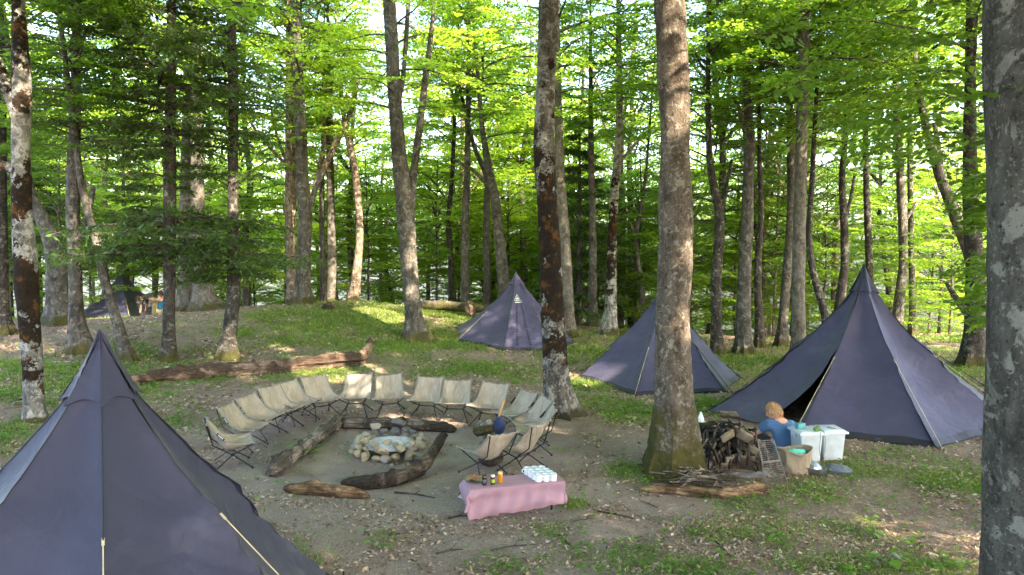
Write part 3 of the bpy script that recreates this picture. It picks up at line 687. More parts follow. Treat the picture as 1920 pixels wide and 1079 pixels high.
# ---- fir boughs
def bough_set(root, foot, fz, x0, specs, seed, dens=1.0):
    """specs: (z, az_deg, length, droop)"""
    r = np.random.default_rng(seed); out = []; lm = MB()
    for (z, azd, L, droop) in specs:
        az = R_(azd); n = 8; p = np.array([x0, 0, z - fz]); pts = [p]
        for k in range(n):
            a2 = az + r.normal(0, .05); el = R_(4 - droop * (k / n) ** 1.0)
            p = p + np.array([math.cos(a2) * math.cos(el), math.sin(a2) * math.cos(el), math.sin(el)]) * L / n; pts.append(p)
        lm.tube(pts, [.016 * L * (1 - i / (n + 1)) + .004 for i in range(n + 1)], 5, cap=False); pts = np.array(pts)
        s = .18
        while s < 1:
            i = min(n - 1, int(s * n)); o = pts[i] + (pts[i + 1] - pts[i]) * (s * n - i)
            for sd in (-1, 1):
                if r.random() > dens: continue
                a3 = az + sd * R_(r.uniform(45, 65)); l2 = L * .42 * (1 - s * .65) * r.uniform(.5, 1.1); tz = r.normal(-.12, .28)
                lm.tube([o, o + np.array([math.cos(a3), math.sin(a3), -.1 + tz]) * l2], [.006, .002], 3, cap=False)
                m_ = max(3, int(l2 / .05)); kk = np.linspace(.08, 1, m_) * l2
                for s2 in (-1, 1):
                    a4 = a3 + s2 * R_(48) + r.normal(0, .12, m_); l4 = (.07 + .14 * (1 - kk / l2)) * r.uniform(.6, 1.2, m_)
                    c = o + np.stack([np.cos(a3) * kk, np.sin(a3) * kk, (-.1 + tz) * kk + r.normal(0, .02, m_)], -1)
                    u = np.stack([np.cos(a4), np.sin(a4), r.normal(-.1, .45, m_)], -1) * l4[:, None]; v = np.cross(u, [0, 0, 1]); v = v / np.linalg.norm(v, axis=1)[:, None] * .016 + np.stack([0 * a4, 0 * a4, r.normal(0, .016, m_)], -1)
                    out.append(np.stack([c - v * .6, c + u * .5 - v, c + u, c + u * .5 + v], 1))
            s += .045
    obj('crown', leaves_mesh('crown', np.concatenate(out), M['fir']), root); lm.build('limbs', M['wood_limb'], root)
rr = np.random.default_rng(5); sp = []
for py, k, Lm in [(470, 7, 2.6), (450, 6, 2.3), (425, 8, 2.9), (400, 6, 2.2), (350, 4, 1.3), (300, 4, 1.8), (270, 6, 2.4), (235, 7, 2.7), (205, 7, 2.9), (170, 7, 2.8), (130, 7, 2.7), (95, 6, 2.6), (60, 7, 2.6), (20, 7, 2.5), (-40, 7, 2.4), (-100, 7, 2.2), (-180, 7, 1.8)]:
    for j in range(k): sp.append((P(320, py, 16)[2] + rr.normal(0, .12), j * 360 / k + rr.uniform(-25, 25), Lm * rr.uniform(.5, 1.05), 14 + rr.uniform(-6, 8)))
bough_set(r0, f0, z0_, 0.0, sp, 51, .42)
r2, f2, z2, _ = FIR2; sp = []
for py, k, Lm in [(520, 4, 1.3), (500, 6, 1.9), (480, 6, 2.0), (455, 5, 1.8), (420, 4, 1.4), (330, 3, 1.2), (240, 4, 1.6), (120, 5, 1.9), (60, 5, 2.0), (0, 6, 2.1), (-80, 6, 2.0)]:
    for j in range(k): sp.append((P(437, py, 16.5)[2] + rr.normal(0, .08), j * 360 / k + rr.uniform(-30, 30), Lm * rr.uniform(.6, 1.1), 20))
bough_set(r2, f2, z2, .1, sp, 52, .42)

# ---- young firs and firs further back
for i, (px, py, d, Hh, lab) in enumerate([(1085, 612, 26, 7.5, 'dark fir behind the black-streaked tall beech'),
                                          (60, 600, 26, 9, 'tall dark fir behind the birch at far left'), (240, 590, 33, 10, 'tall dark fir behind the farthest tent')]):
    f = P(px, py, d); fz = gz1(f[0], f[1]); root = thing('fir_tree', lab, 'tree', (f[0], f[1], fz), 0, 'firs in the forest')
    mb = MB(); trunk_mb(mb, [(0, 0, -.1, .12), (0, 0, Hh * .5, .08), (0, 0, Hh, .015)], 8, .04, .3, 5, i); mb.build('trunk', BK['fir'], root)
    sp = []; z = .6 if i == 0 else 2.5
    while z < Hh - .3:
        for j in range(6): sp.append((fz + z + rr.normal(0, .08), j * 60 + z * 70 + rr.uniform(-20, 20), (Hh - z) * .30 * rr.uniform(.7, 1.15) + .3, 16))
        z += .5
    bough_set(root, f, fz, 0, sp, 60 + i, .7)

# ---- background forest filler: trunks with crowns, falling away behind the rise
filler = []; used = []
BTR = []
for i in range(5):
    mb = MB(); x = 0; path = []; rg = np.random.default_rng(500 + i); px_, py_ = 0, 0
    for k in range(9):
        z = k * 1.75; path.append((px_, py_, z - .2, .17 * (1 - k / 11))); px_ += rg.normal(0, .13); py_ += rg.normal(0, .13)
    trunk_mb(mb, path, 10, .05, .4, 5, i + 3, step=.35)
    for q in range(3):
        k = rg.integers(3, 6); a = rg.uniform(0, 6.28); b = np.array(path[k]); e = [b[0] + math.cos(a) * 1.4, b[1] + math.sin(a) * 1.4, b[2] + 1.6]; g_ = [b[0] + math.cos(a) * 2.0, b[1] + math.sin(a) * 2.0, b[2] + 3.4]
        trunk_mb(mb, [(*b[:3], .07), (*e, .05), (*g_, .02)], 6, .05, 0, 5, i, step=.4)
    o = mb.build('trunk', BK[['grey', 'pale', 'dark', 'grey', 'warm'][i]]); BTR.append(o.data); bpy.data.objects.remove(o)
rg = np.random.default_rng(99); cnt = 0
for tries in range(3000):
    if cnt >= 105: break
    y = rg.uniform(25, 62); x = rg.uniform(-.80, .80) * y
    if y < 29 and abs(x / y) < .25: continue
    if any((x - a) ** 2 + (y - b) ** 2 < (1.7 + y * .02) ** 2 for a, b in used): continue
    if abs(x + 16.2) < 4 and abs(y - 32) < 3.5: continue
    if .24 < x / y < .62 and rg.random() < (.75 if .42 < x / y < .6 else .45): continue
    used.append((x, y)); z = gz1(x, y); k = rg.integers(0, 5)
    root = thing('beech_tree', 'one of the many slim beeches of the background forest', 'tree', (x, y, z), rg.uniform(0, 6.28), 'background forest beeches')
    root['label'] = 'slim beech among the crowd of trees in the background forest'
    s = rg.uniform(.85, 1.15); t_ = obj('trunk', BTR[k], root); t_.scale = (s, s, s)
    far = y > 34
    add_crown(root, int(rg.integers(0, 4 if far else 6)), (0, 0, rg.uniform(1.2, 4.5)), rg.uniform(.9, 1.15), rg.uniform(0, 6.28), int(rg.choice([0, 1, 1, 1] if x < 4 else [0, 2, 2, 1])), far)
    cnt += 1
# ---- young understorey beeches
for i, (px, py, d, s, tint, zb) in enumerate([(690, 575, 31, .8, 1, .6), (820, 570, 30, .8, 1, 1), (1190, 620, 27, .8, 0, .6), (1290, 640, 26, .75, 0, .4), (1450, 650, 26, .8, 0, .6), (1540, 640, 25, .7, 0, .6), (1780, 640, 21, .62, 0, .1), (1760, 650, 24, .8, 1, .3), 
        (440, 560, 29, .8, 1, 1), (610, 560, 32, .9, 1, 1), (170, 590, 30, .9, 0, .5), (60, 600, 27, .8, 2, 1), (1080, 600, 29, .8, 0, .4), (1380, 640, 28, .8, 1, .4), (290, 575, 34, .9, 1, .2), (950, 580, 31, .8, 1, .5), (120, 600, 24, .7, 2, 2.4), (1850, 640, 26, .8, 1, .3), (1250, 640, 32, .9, 1, .3), (860, 560, 34, 1, 1, .3),
        (1420, 650, 30, .75, 0, -.6), (1480, 650, 33, .8, 1, -.8), (1560, 650, 29, .7, 0, -.6), (1620, 650, 34, .8, 0, -1), (1740, 650, 29, .75, 1, -.6), (1330, 640, 33, .8, 0, -.8), (1260, 630, 29, .7, 1, -.6), (1160, 610, 32, .8, 1, -.8), (1820, 650, 31, .8, 0, -.6), (1080, 600, 34, .8, 1, -.8),
        (760, 570, 34, .8, 1, -.8), (660, 560, 35, .8, 1, -.8), (540, 560, 34, .8, 1, -.8), (480, 560, 36, .8, 0, -.8), (380, 570, 33, .8, 1, -.6), (20, 600, 32, .8, 0, -.6), (100, 600, 34, .8, 1, -.6), (920, 570, 36, .9, 0, -.8), (1000, 590, 37, .9, 1, -.8), (1680, 650, 37, .9, 0, -1.2)]):
    f = P(px, py, d); fz = gz1(f[0], f[1])
    root = thing('young_beech', 'leafy young beech of the understorey behind the camp', 'tree', (f[0], f[1], fz), i * 1.3, 'understorey beeches')
    t_ = obj('trunk', BTR[i % 5], root); t_.scale = (.4 * s, .4 * s, .6 * s)
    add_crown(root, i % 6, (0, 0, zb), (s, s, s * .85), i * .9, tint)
# ---- unseen shading trees added behind and beside the camera (they throw the camp's shade)
for i, (x, y, zb, Hh, Rr) in enumerate([(4.2, .5, 6.5, 8, 5.5), (9.5, 4.5, 5.5, 9, 5.5), (7, -4.5, 6, 9, 6), (-3.5, -2, 7, 8, 5.5), (13.5, -1.5, 6, 10, 6), (13.5, 9.5, 6, 9, 5), (2, -9, 7, 10, 6), (-8, 3, 7, 7, 5), (.5, -3.5, 6.5, 8, 5), (2.2, -.8, 5.8, 7, 3.5), (15.5, 3.5, 6, 9, 5), (18.5, .5, 6, 11, 5)]):
    fz = gz1(x, y); root = thing('beech_tree', 'unseen tall beech added beside the camera, its crown shading the camp', 'tree', (x, y, fz), 0, 'unseen shade beeches added around the viewpoint')
    mb = MB(); trunk_mb(mb, [(0, 0, -.2, .28), (.1, 0, zb * .5, .22), (0, .1, zb, .18), (0, 0, zb + Hh, .04)], 14, .05, .4, 5, i); mb.build('trunk', BK['grey'], root)
    canopy(root, (x, y), fz, 700 + i, zb, Hh, Rr, nb=40, leaf=.19, dens=1.0, fsc=1.9)

# ==OBJS==

# ------------------------------------------------------------------ TENTS
def tent(label, cx, cy, z0, H, R, N, rot, mats, door=None, px_logo=False, guys=(), capf=.81, P_=1.38, doorw=.55, inner=True, stretch=None, seed=0):
    """mats: list of material per panel; rot: angle of corner 0; door: index of the open panel"""
    root = thing('tipi_tent', label, 'tent', (cx, cy, z0), 0, 'dark tipi tents round the camp')
    def corner(k, h):     # h 0 at the ground, 1 at the peak
        a = rot + 2 * math.pi * k / N
        r = R * ((1 - h) ** P_ if h < capf else (1 - capf) ** P_ * (1 - h) / (1 - capf)) + .02 * R * math.exp(-((h - .42) / .07) ** 2) * 1.6 + .008
        st = stretch.get(k % N, 0) if stretch else 0
        r += st * R * (1 - h) ** 3
        return np.array([r * math.cos(a), r * math.sin(a)])
    gzl = lambda x, y: gz1(cx + x, cy + y) - z0
    base = [gzl(*corner(k, 0)) for k in range(N + 1)]
    rows, cols = 44, 18
    def pt(k, s, h):
        A, B = corner(k, h), corner(k + 1, h); q = A * (1 - s) + B * s
        sag = .13 * float(np.linalg.norm(q)) * 4 * s * (1 - s) * math.sin(math.pi * min(1, h * .9 + .05)) ** .8
        n = q / (np.linalg.norm(q) + 1e-9); q = q - n * sag
        # tension folds running in from the pull-out points
        e = (math.exp(-(s / .22)) + math.exp(-((1 - s) / .22))) * math.exp(-((h - .30) / .22) ** 2)
        e2 = (math.exp(-(s / .3)) + math.exp(-((1 - s) / .3))) * math.exp(-(h / .1))
        q = q + n * (.020 * math.sin(h * 70 + (s - .5) ** 2 * 26 + seed + k) * e + .011 * math.sin(h * 120 + seed * 3 + s * 9) * e2 + .012 * R * float(vnoise(np.array([s * 2.5 + k * 7, h * 5, seed]), 2)))
        b = base[k % N] * (1 - s) + base[(k + 1) % N] * s
        z = b * (1 - h) ** 2 + H * h + .03 * (1 - h) ** 4
        return (q[0], q[1], z)
    mb = MB(); ms = []
    for k in range(N):
        if mats[k] not in ms: ms.append(mats[k])
        mb.k = ms.index(mats[k])
        hs = [(i / rows) ** 1.15 * .985 for i in range(rows + 1)]
        if door is not None and k == door:
            dh = .50
            for side in (0, 1):
                g = []
                for h in hs:
                    op = max(0, 1 - h / dh)
                    lim = (1 - doorw * op) if side == 0 else 1.0
                    lo = 0 if side == 0 else 1 - .06 * op
                    if side == 0: g.append([pt(k, s * lim * (1 if h < dh else .5), h) if h < dh else pt(k, s * .94, h) for s in np.linspace(0, 1, cols)])
                    else: g.append([pt(k, (lo + (1 - lo) * s) if h < dh else .94 + .06 * s, h) for s in np.linspace(0, 1, 4)])
                mb.grid(g)
        else: mb.grid([[pt(k, s, h) for s in np.linspace(0, 1, cols)] for h in hs])
    can = mb.build('canopy', ms, root)
    # black mud skirt
    sk = MB()
    for k in range(N):
        if door is not None and k == door: continue
        g = []
        for h, dz in ((.025, 0), (.0, -.01), (-.012, -.07)):
            g.append([(lambda p, s=s: (p[0] * (1.012), p[1] * 1.012, p[2] + dz + .012 * math.sin(s * 17 + k)))(pt(k, s, max(h, 0))) for s in np.linspace(0, 1, 14)])
        sk.grid(g)
    sk.build('skirt', M['tent_dark'], root)
    # peak cap
    cp = MB()
    for k in range(N):
        g = []
        for i in range(15):
            u = i / 14; row = []
            for s in np.linspace(0, 1, 9):
                h0 = capf + .018 * (4 * s * (1 - s)); h = h0 + (1.0 - h0) * u; p = pt(k, s, min(h, .985))
                f = 1.03 + .04 * (1 - u) ** 3; zz = H * (h + (.02 if u == 1 else 0)); a_ = .004 + .018 * (1 - u); rr_ = math.hypot(p[0], p[1]) + 1e-9
                e_ = .15 if u == 1 else 1; row.append((e_ * (p[0] * f + p[0] / rr_ * a_ * (1 - u * .3)), e_ * (p[1] * f + p[1] / rr_ * a_ * (1 - u * .3)) + .004 * math.sin(u * 50 + k), zz))
            g.append(row)
        cp.grid(g); cp.tube([np.array(q_) * (1, 1, 1) for q_ in g[0]], .006, 5, cap=False)
    cp.build('cap', mats[1 % len(mats)] if N < 2 else mats[(N - 1) // 2], root)
    # seam tapes and guy lines
    sm = MB()
    for k in range(N): sm.tube([np.array(pt(k, 0, h)) * np.array([1.004, 1.004, 1]) for h in np.linspace(0, .8, 26)], .006, 4, cap=False)
    sm.build('seams', M['tent_dark'], root)
    pk = MB(); pk.tube([(0, 0, -.05), (0, 0, H * .97)], .02, 8); pk.build('pole', M['black'], root)
    for k, col in guys:
        a = rot + 2 * math.pi * k / N; p0 = np.array(pt(k % N, 0, .42)); rr_ = R * 1.13; e = np.array([rr_ * math.cos(a), rr_ * math.sin(a), 0]); e[2] = gzl(e[0], e[1]) - .02
        gy = MB(); gy.tube([p0, e], .0045 if col == 'rope' else .006, 5, cap=False)
        if col == 'rope': mid_ = p0 * .45 + e * .55; gy.tube([mid_, mid_ + (e - p0) * .10], .007, 5)
        gy.tube([e + np.array([0, 0, .06]), e - np.array([0, 0, .05])], .008, 6)
        gy.tube([p0 - (e - p0) * .02, p0 + (e - p0) * .02], .009, 6)
        gy.build('guy_line', M['rope' if col == 'rope' else 'blackcord'], root)
    for k in range(N):   # short corner straps to pegs
        a = rot + 2 * math.pi * k / N; p0 = np.array(pt(k, 0, 0.0)); e = p0 * np.array([1.09, 1.09, 1]); e[2] = gzl(e[0], e[1]) - .02
        g_ = MB(); g_.tube([p0, e], .009, 5, cap=False); g_.tube([e + np.array([0, 0, .07]), e - np.array([0, 0, .06])], .008, 6); g_.build('peg_strap', M['blackcord'], root)
    return root, pt
m0, m1, m2, md = M['tent'], M['tent_p'], M['tent_shaded'], M['tent_dark']
dirang = lambda x, y: math.atan2(y, x)
# nearest tent: seam 0 points at the camera
c = P(190, 700, 5.0); a0 = R_(-62)
rN, ptN = tent('nearest slate tipi tent, cut by the lower left corner of the photo', c[0], 5.0, gz1(c[0], 5.0), P(190, 629, 5)[2] - gz1(c[0], 5.0), 1.66, 7, a0, [m0] * 7, guys=[(0, 'rope'), (1, 'rope'), (6, 'rope')], P_=1.27, capf=.79, seed=1)
# right tent
c = P(1620, 500, 13.0); z0 = gz1(c[0], 13); a0 = dirang(-c[0] + .55, -c[1]) + math.pi / 8
rT, ptT = tent('largest slate tipi tent standing at the right with its door pegged open', c[0], 13.0, z0, P(1620, 500, 13)[2] - z0, 2.42, 8, a0 - 2 * math.pi / 8 * 0, [m1, m2, m2, m0, m0, m0, m1, m1], door=6, guys=[(0, 'rope'), (7, 'rope'), (1, 'rope'), (2, 'black'), (6, 'black')], P_=1.42, capf=.82, doorw=.42, stretch={6: .12}, seed=5)
c = P(1240, 545, 16.5); z0 = gz1(c[0], 16.5); a0 = dirang(-c[0], -c[1]) - .25
r2_, pt2 = tent('violet-grey tipi tent half hidden behind the big mossy-footed trunk', c[0], 16.5, z0, P(1240, 543, 16.5)[2] - z0, 1.85, 6, a0, [m1, m0, m0, m1, m1, m1], guys=[(0, 'rope'), (1, 'black'), (5, 'black')], P_=1.18, capf=.84, seed=8)
c = P(968, 512, 21); z0 = gz1(c[0], 21); a0 = dirang(-c[0], -c[1]) - .2
r3_, pt3 = tent('violet-grey tipi tent with laced front and small badge behind the tall black-streaked beech', c[0], 21, z0, P(970, 512, 21)[2] - z0, 1.68, 7, a0, [m1] * 7, guys=[(6, 'rope'), (1, 'rope'), (0, 'black')], P_=1.2, capf=.82, seed=12, stretch={5: .16, 6: .08})
# lacing and badge on the middle tent
lc = MB()
for s in (.22, .5):
    for i in range(18):
        h = .06 + i * .028; p = np.array(pt3(0, s - h * .25 * 0 + .02, h)); q = np.array(pt3(0, s + .07, h + .004)); n = p[:2] / np.linalg.norm(p[:2]); off = np.array([*n, .3]) * .015
        lc.tube([p + off, q + off], .014, 4)
lc.build('lacing', M['tent_dark'], r3_)
bd = MB(); p = np.array(pt3(0, .30, .62)); n = np.array([math.cos(a0 + .45), math.sin(a0 + .45), .45]); n /= np.linalg.norm(n); u = np.cross([0, 0, 1], n); u /= np.linalg.norm(u); v = np.cross(n, u)
q = p + n * .03; bd.tube([q - u * .12 - v * .09, q + u * .12 - v * .09, q + v * .14, q - u * .12 - v * .09], .014, 4); bd.k = 1; bd.add([q - u * .1 - v * .08 + n * .005, q + u * .1 - v * .08 + n * .005, q + v * .11 + n * .005], [(0, 1, 2)])
bd.k = 0; bd.add([q - u * .045 - v * .0 + n * .01, q + u * .045 + v * 0 + n * .01, q + v * .06 + n * .01], [(0, 1, 2)]); bd.tube([q - u * .06 - v * .045 + n * .01, q + u * .06 - v * .045 + n * .01], .008, 4)
bd.build('badge', [M['white'], M['tent_dark']], r3_)
c = P(228, 512, 31); z0 = gz1(c[0], 31); a0 = dirang(-c[0], -c[1]) + .1
tent('farthest grey tipi tent beyond the mound at the left', c[0], 31, z0, P(230, 510, 31)[2] - z0, 2.0, 6, a0, [m2, m0, m0, m0, m0, m0], guys=[(0, 'rope')], P_=1.15, capf=.84, seed=15)

# ------------------------------------------------------------------ CAMPING CHAIRS
def make_chair():
    root = thing('camping_chair', 'x', 'camping chair', (0, 0, 0), 0, 'tan camping chairs set round the fire ring')
    nu, nv = 15, 22; g = []
    fr = [(.23, .35), (.10, .275), (-.03, .235), (-.12, .25), (-.20, .37), (-.27, .53), (-.325, .66)]   # centre line (y, z), front lip to back top
    ed = [(.235, .365), (.12, .352), (0.0, .365), (-.10, .40), (-.19, .485), (-.26, .58), (-.33, .675)]
    def ev(c_, t):
        x = t * (len(c_) - 1); i = min(int(x), len(c_) - 2); f = x - i; f = f * f * (3 - 2 * f) * .4 + f * .6
        return np.array(c_[i]) * (1 - f) + np.array(c_[i + 1]) * f
    for j in range(nv):
        t = j / (nv - 1); cc, ee = ev(fr, t), ev(ed, t); row = []
        wd = .262 - .045 * t - .012 * math.sin(math.pi * t)
        for i in range(nu):
            s = 2 * i / (nu - 1) - 1; k = abs(s) ** 2.2; q = cc * (1 - k) + ee * k
            row.append((s * wd, q[0] + .006 * math.sin(s * 9 + t * 14), q[1] + .005 * math.sin(s * 13 + t * 7)))
        g.append(row)
    mb = MB(); mb.grid(g); mb.build('sling', M['chairfab'], root, thick=.004)
    hm = MB()
    hm.tube([r[0] for r in g], .009, 6); hm.tube([r[-1] for r in g], .009, 6); hm.tube(g[0], .007, 6); hm.tube(g[-1], .008, 6)
    for c_ in (g[-1][0], g[-1][-1], g[0][0], g[0][-1]): hm.blob(c_, (.026, .02, .026), .1, 2, 1)
    hm.build('hem', M['hem'], root)
    f = MB()
    hubs = []
    for s in (-1, 1):
        hub = np.array([s * .125, -.03, .19]); hubs.append(hub)
        f.tube([hub, (s * .252, .225, .355)], .0085, 6); f.tube([hub, (s * .165, -.27, .36), (s * .205, -.35, .665)], .0085, 6)
        f.blob(hub, (.024, .03, .024), .1, 2, 1)
    f.tube(hubs, .0085, 6); f.build('frame', M['black'], root)
    for s in (-1, 1):
        for q in (1, -1):
            lg = MB(); e = (s * .225, -.03 + q * .235, .012); lg.tube([hubs[0 if s < 0 else 1], e], .0085, 6); lg.tube([np.array(e) + [0, 0, .014], np.array(e) - [0, 0, .014]], .014, 6); lg.build('leg', M['black'], root)
    # printed side tag
    b = MB(); b.box((0, 0, 0), (.13, .034, .002)); tg = b.build('tag', M['tent_dark'], root, smooth=False)
    tg.location = (.245, -.16, .49); tg.rotation_euler = (0, R_(78), 0); tg.rotation_euler = (R_(0), R_(90), 0)
    # run the tag along the side edge
    d = Vector((-.03, -.175, .205)).normalized(); n = Vector((1, 0, .2)).normalized(); vv = n.cross(d).normalized(); n = d.cross(vv)
    mt = Matrix((d, vv, n)).transposed().to_4x4(); mt.translation = Vector((.246, -.18, .495)); tg.matrix_local = mt
    cu = bpy.data.curves.new('t', 'FONT'); cu.body = 'helinox'; cu.size = .03; cu.align_x = 'CENTER'; cu.align_y = 'CENTER'; to = bpy.data.objects.new('t', cu); C.objects.link(to)
    dg = bpy.context.evaluated_depsgraph_get(); me = bpy.data.meshes.new_from_object(to.evaluated_get(dg)); bpy.data.objects.remove(to); me.materials.clear(); me.materials.append(M['white'])
    lo = obj('lettering', me, tg); lo.location = (0, 0, .002)
    return root
ch = make_chair()
chairs = [(440, 872, 'leftmost tan camping chair of the ring, seen side on'), (463, 840, 'tan camping chair tucked behind the leftmost one'), (498, 818, 'third tan chair from the left end of the ring'), (530, 802, 'fourth tan chair from the left end of the ring'),
          (562, 791, 'fifth tan chair from the left, turned half towards the camera'), (606, 782, 'tan chair on the upper left bend of the ring, left of the straight-facing row'), (667, 777, 'tan chair behind the left half of the back log, facing the camera squarely'),
          (733, 777, 'tan chair directly behind the fire ring'), (799, 780, 'tan chair facing the camera behind the right half of the back log'), (853, 787, 'tan chair behind the right tip of the back log'), (914, 797, 'tan chair on the upper right bend of the ring'),
          (964, 812, 'tan chair at the back of the stack-like trio by the tall beech'), (985, 826, 'middle tan chair of the trio overlapping by the tall beech'), (998, 846, 'front tan chair of the trio overlapping by the tall beech'),
          (976, 880, 'tan chair with its back to the camera, right of the chopping block'), (906, 890, 'tan chair with its back to the camera just behind the picnic cloth')]
cen = G(735, 855)
for i, (px, py, lab) in enumerate(chairs):
    g_ = G(px, py); tx, ty = cen[0], cen[1]
    if i >= 14: tx, ty = (cen[0] - 0.3, cen[1] + .9)
    if i in (6, 7, 8, 9, 10): tx, ty = (cen[0] * .55 + g_[0] * .45, cen[1] - 1.5)
    a = math.atan2(ty - g_[1], tx - g_[0]) - math.pi / 2 + rr.normal(0, .09)
    if i == 0:
        o = ch; o.scale = (1.06, 1.0, .94); o.location = g_; o.rotation_euler = (0, 0, a); o['label'] = lab
    else:
        o = dup(ch, g_, a, lab); o.rotation_euler = (rr.normal(0, .04), rr.normal(0, .035), a); o.scale = (1.06 * rr.uniform(.97, 1.04), rr.uniform(.93, 1.06), .94 * rr.uniform(.97, 1.03))

# ------------------------------------------------------------------ LOGS
def woodmat(name, c1, c2, c3, grain=(2, 26, 26), rot_=None):
    t = NT(name); c = t.co(); gs = t.co(scale=grain)
    n = t.noise(gs, 1.5, 8, .7); col = t.ramp(n, [(.3, c1), (.5, c2), (.72, c3)])
    p = t.ramp(t.noise(c, 2.2, 5, .6, .5), [(.42, 0), (.52, 1)])
    col = t.mix(p, col, t.ramp(n, [(.3, tuple(x * .3 for x in c1)), (.7, tuple(x * .6 for x in c2))]))
    return t.fin(t.bsdf(col, .9, bump=t.math('ADD', n, t.noise(c, 12, 5)), bstr=.9, bdist=.03, spec=.15))
M['log_red'] = woodmat('rotting_red_wood', (.055, .038, .027), (.19, .125, .088), (.44, .34, .25))
M['log_grey'] = woodmat('grey_weathered_wood', (.06, .048, .038), (.20, .165, .135), (.42, .37, .31))
M['log_dark'] = woodmat('dark_wet_bark', (.03, .024, .018), (.10, .078, .06), (.28, .22, .17))
M['log_orange'] = woodmat('orange_heartwood', (.05, .03, .015), (.20, .125, .07), (.46, .33, .2))
def log(name, label, pts, m, seed=0, amp=.2, cat='log', seg=22, knots=3, group=None):
    """pts: (px, py, extra height, radius) foot points on the ground"""
    Q = []
    for (px, py, h, r) in pts:
        r *= .80 if name == 'log_seat' else (.8 if name == 'fallen_log' else 1); g_ = G(px, py); Q.append([g_[0], g_[1], g_[2] + h + r * .75, r])
    return log3(name, label, Q, m, seed, amp, cat, seg, knots, group)
def log3(name, label, Q, m, seed=0, amp=.2, cat='log', seg=22, knots=3, group=None, parent=None):
    Q = np.array(Q, float); ds = np.concatenate([[0], np.cumsum(np.linalg.norm(np.diff(Q[:, :3], axis=0), axis=1))]); n = max(10, int(ds[-1] / .045)); s = np.linspace(0, ds[-1], n)
    W = np.stack([np.interp(s, ds, Q[:, k]) for k in range(4)], -1)
    for _ in range(4): W[1:-1] = .25 * W[:-2] + .5 * W[1:-1] + .25 * W[2:]
    T = np.gradient(W[:, :3], axis=0); T /= np.linalg.norm(T, axis=1)[:, None]; U = np.cross(T, [0, 0, 1.]); U /= np.linalg.norm(U, axis=1)[:, None]; V = np.cross(U, T)
    an = np.linspace(0, 2 * np.pi, seg, endpoint=False); rg = np.random.default_rng(seed)
    dirs = U[:, None] * np.cos(an)[None, :, None] + V[:, None] * np.sin(an)[None, :, None]
    q = W[:, None, :3] + dirs * W[:, None, 3:4]
    st = np.concatenate([np.stack([np.cos(an) * 3, np.sin(an) * 3], -1)[None].repeat(n, 0), (s[:, None] * 1.3).repeat(seg, 1)[..., None]], -1)
    k = 1 + amp * 1.6 * fbm(st + seed, seed, 4) + amp * .5 * vnoise(q * 12 + seed, seed)
    for _ in range(knots):
        si, ai = rg.uniform(.1, .9) * s[-1], rg.uniform(.2, 2.6); k += .55 * np.exp(-((s[:, None] - si) / .06) ** 2 - ((np.angle(np.exp(1j * (an[None] - ai)))) / .4) ** 2)
    e = np.minimum(s, s[-1] - s)[:, None]; jag = .5 + .5 * vnoise(np.stack([an * 3, an * 0 + seed], -1), seed)[None]; k = k * np.clip(e / (.04 + .14 * jag) + .35, 0, 1)
    q = W[:, None, :3] + dirs * (W[:, None, 3:4] * k[..., None])
    fs = [(i * seg + a, (i + 1) * seg + a, (i + 1) * seg + (a + 1) % seg, i * seg + (a + 1) % seg) for i in range(n - 1) for a in range(seg)]
    fs += [tuple(range(seg)), tuple((n - 1) * seg + a for a in range(seg))[::-1]]
    mb = MB(); mb.add(q.reshape(-1, 3), fs); c0 = W[n // 2, :3]
    xa = T[n // 2]; ang = math.atan2(xa[1], xa[0])
    # store the mesh with its length along local X so the grain runs along it
    vs = np.array(mb.v) - c0; ca, sa = math.cos(-ang), math.sin(-ang); v2 = np.stack([vs[:, 0] * ca - vs[:, 1] * sa, vs[:, 0] * sa + vs[:, 1] * ca, vs[:, 2]], -1); mb.v = [tuple(v) for v in v2]
    o = mb.build(name, m, parent); o.location = c0; o.rotation_euler = (0, 0, ang)
    if parent is None: tag(o, label, cat, group)
    return o
lg = 'logs lying round the fire ring'
log('fallen_log', 'long rotten fallen trunk with reddish split wood lying left behind the chairs', [(225, 722, 0, .09), (300, 714, 0, .17), (380, 708, 0, .19), (450, 703, 0, .18), (520, 698, 0, .17), (580, 692, .02, .19), (640, 688, .04, .2), (675, 684, .02, .17), (688, 672, .12, .12), (697, 662, .26, .09)], M['log_red'], 3, .35, 'fallen log', 26, 6)
log('log_seat', 'grey knotted log lying on the left side of the fire ring', [(507, 897, 0, .11), (525, 885, .02, .14), (560, 860, .02, .12), (600, 828, .02, .12), (640, 797, .03, .12)], M['log_grey'], 5, .38, 'log', 24, 7, lg)
log('log_seat', 'dark log with orange sunlit top lying behind the fire ring', [(638, 803, .02, .12), (700, 805, .02, .125), (760, 806, 0, .13), (800, 807, 0, .11), (856, 811, 0, .075)], M['log_dark'], 6, .25, 'log', 24, 3, lg)
log('log_seat', 'dark curved branch log rising to a broken tip on the right of the fire ring', [(640, 912, 0, .07), (690, 917, 0, .12), (740, 910, 0, .13), (785, 896, .02, .12), (808, 882, .12, .105), (822, 872, .25, .085), (834, 862, .34, .075)], M['log_dark'], 7, .3, 'log', 24, 3, lg)
log('log_seat', 'short crumbling log with orange inner wood at the front of the fire ring', [(532, 922, 0, .07), (575, 926, 0, .10), (620, 930, 0, .10), (660, 933, 0, .08), (694, 935, 0, .045)], M['log_orange'], 8, .35, 'log', 24, 3, lg)
Q_ = [[*P(a_, b_, d_), r_] for a_, b_, d_, r_ in [(785, 572, 24.2, .14), (830, 573, 24.4, .16), (880, 577, 24.6, .17), (930, 580, 24.8, .16), (985, 584, 25, .13)]]
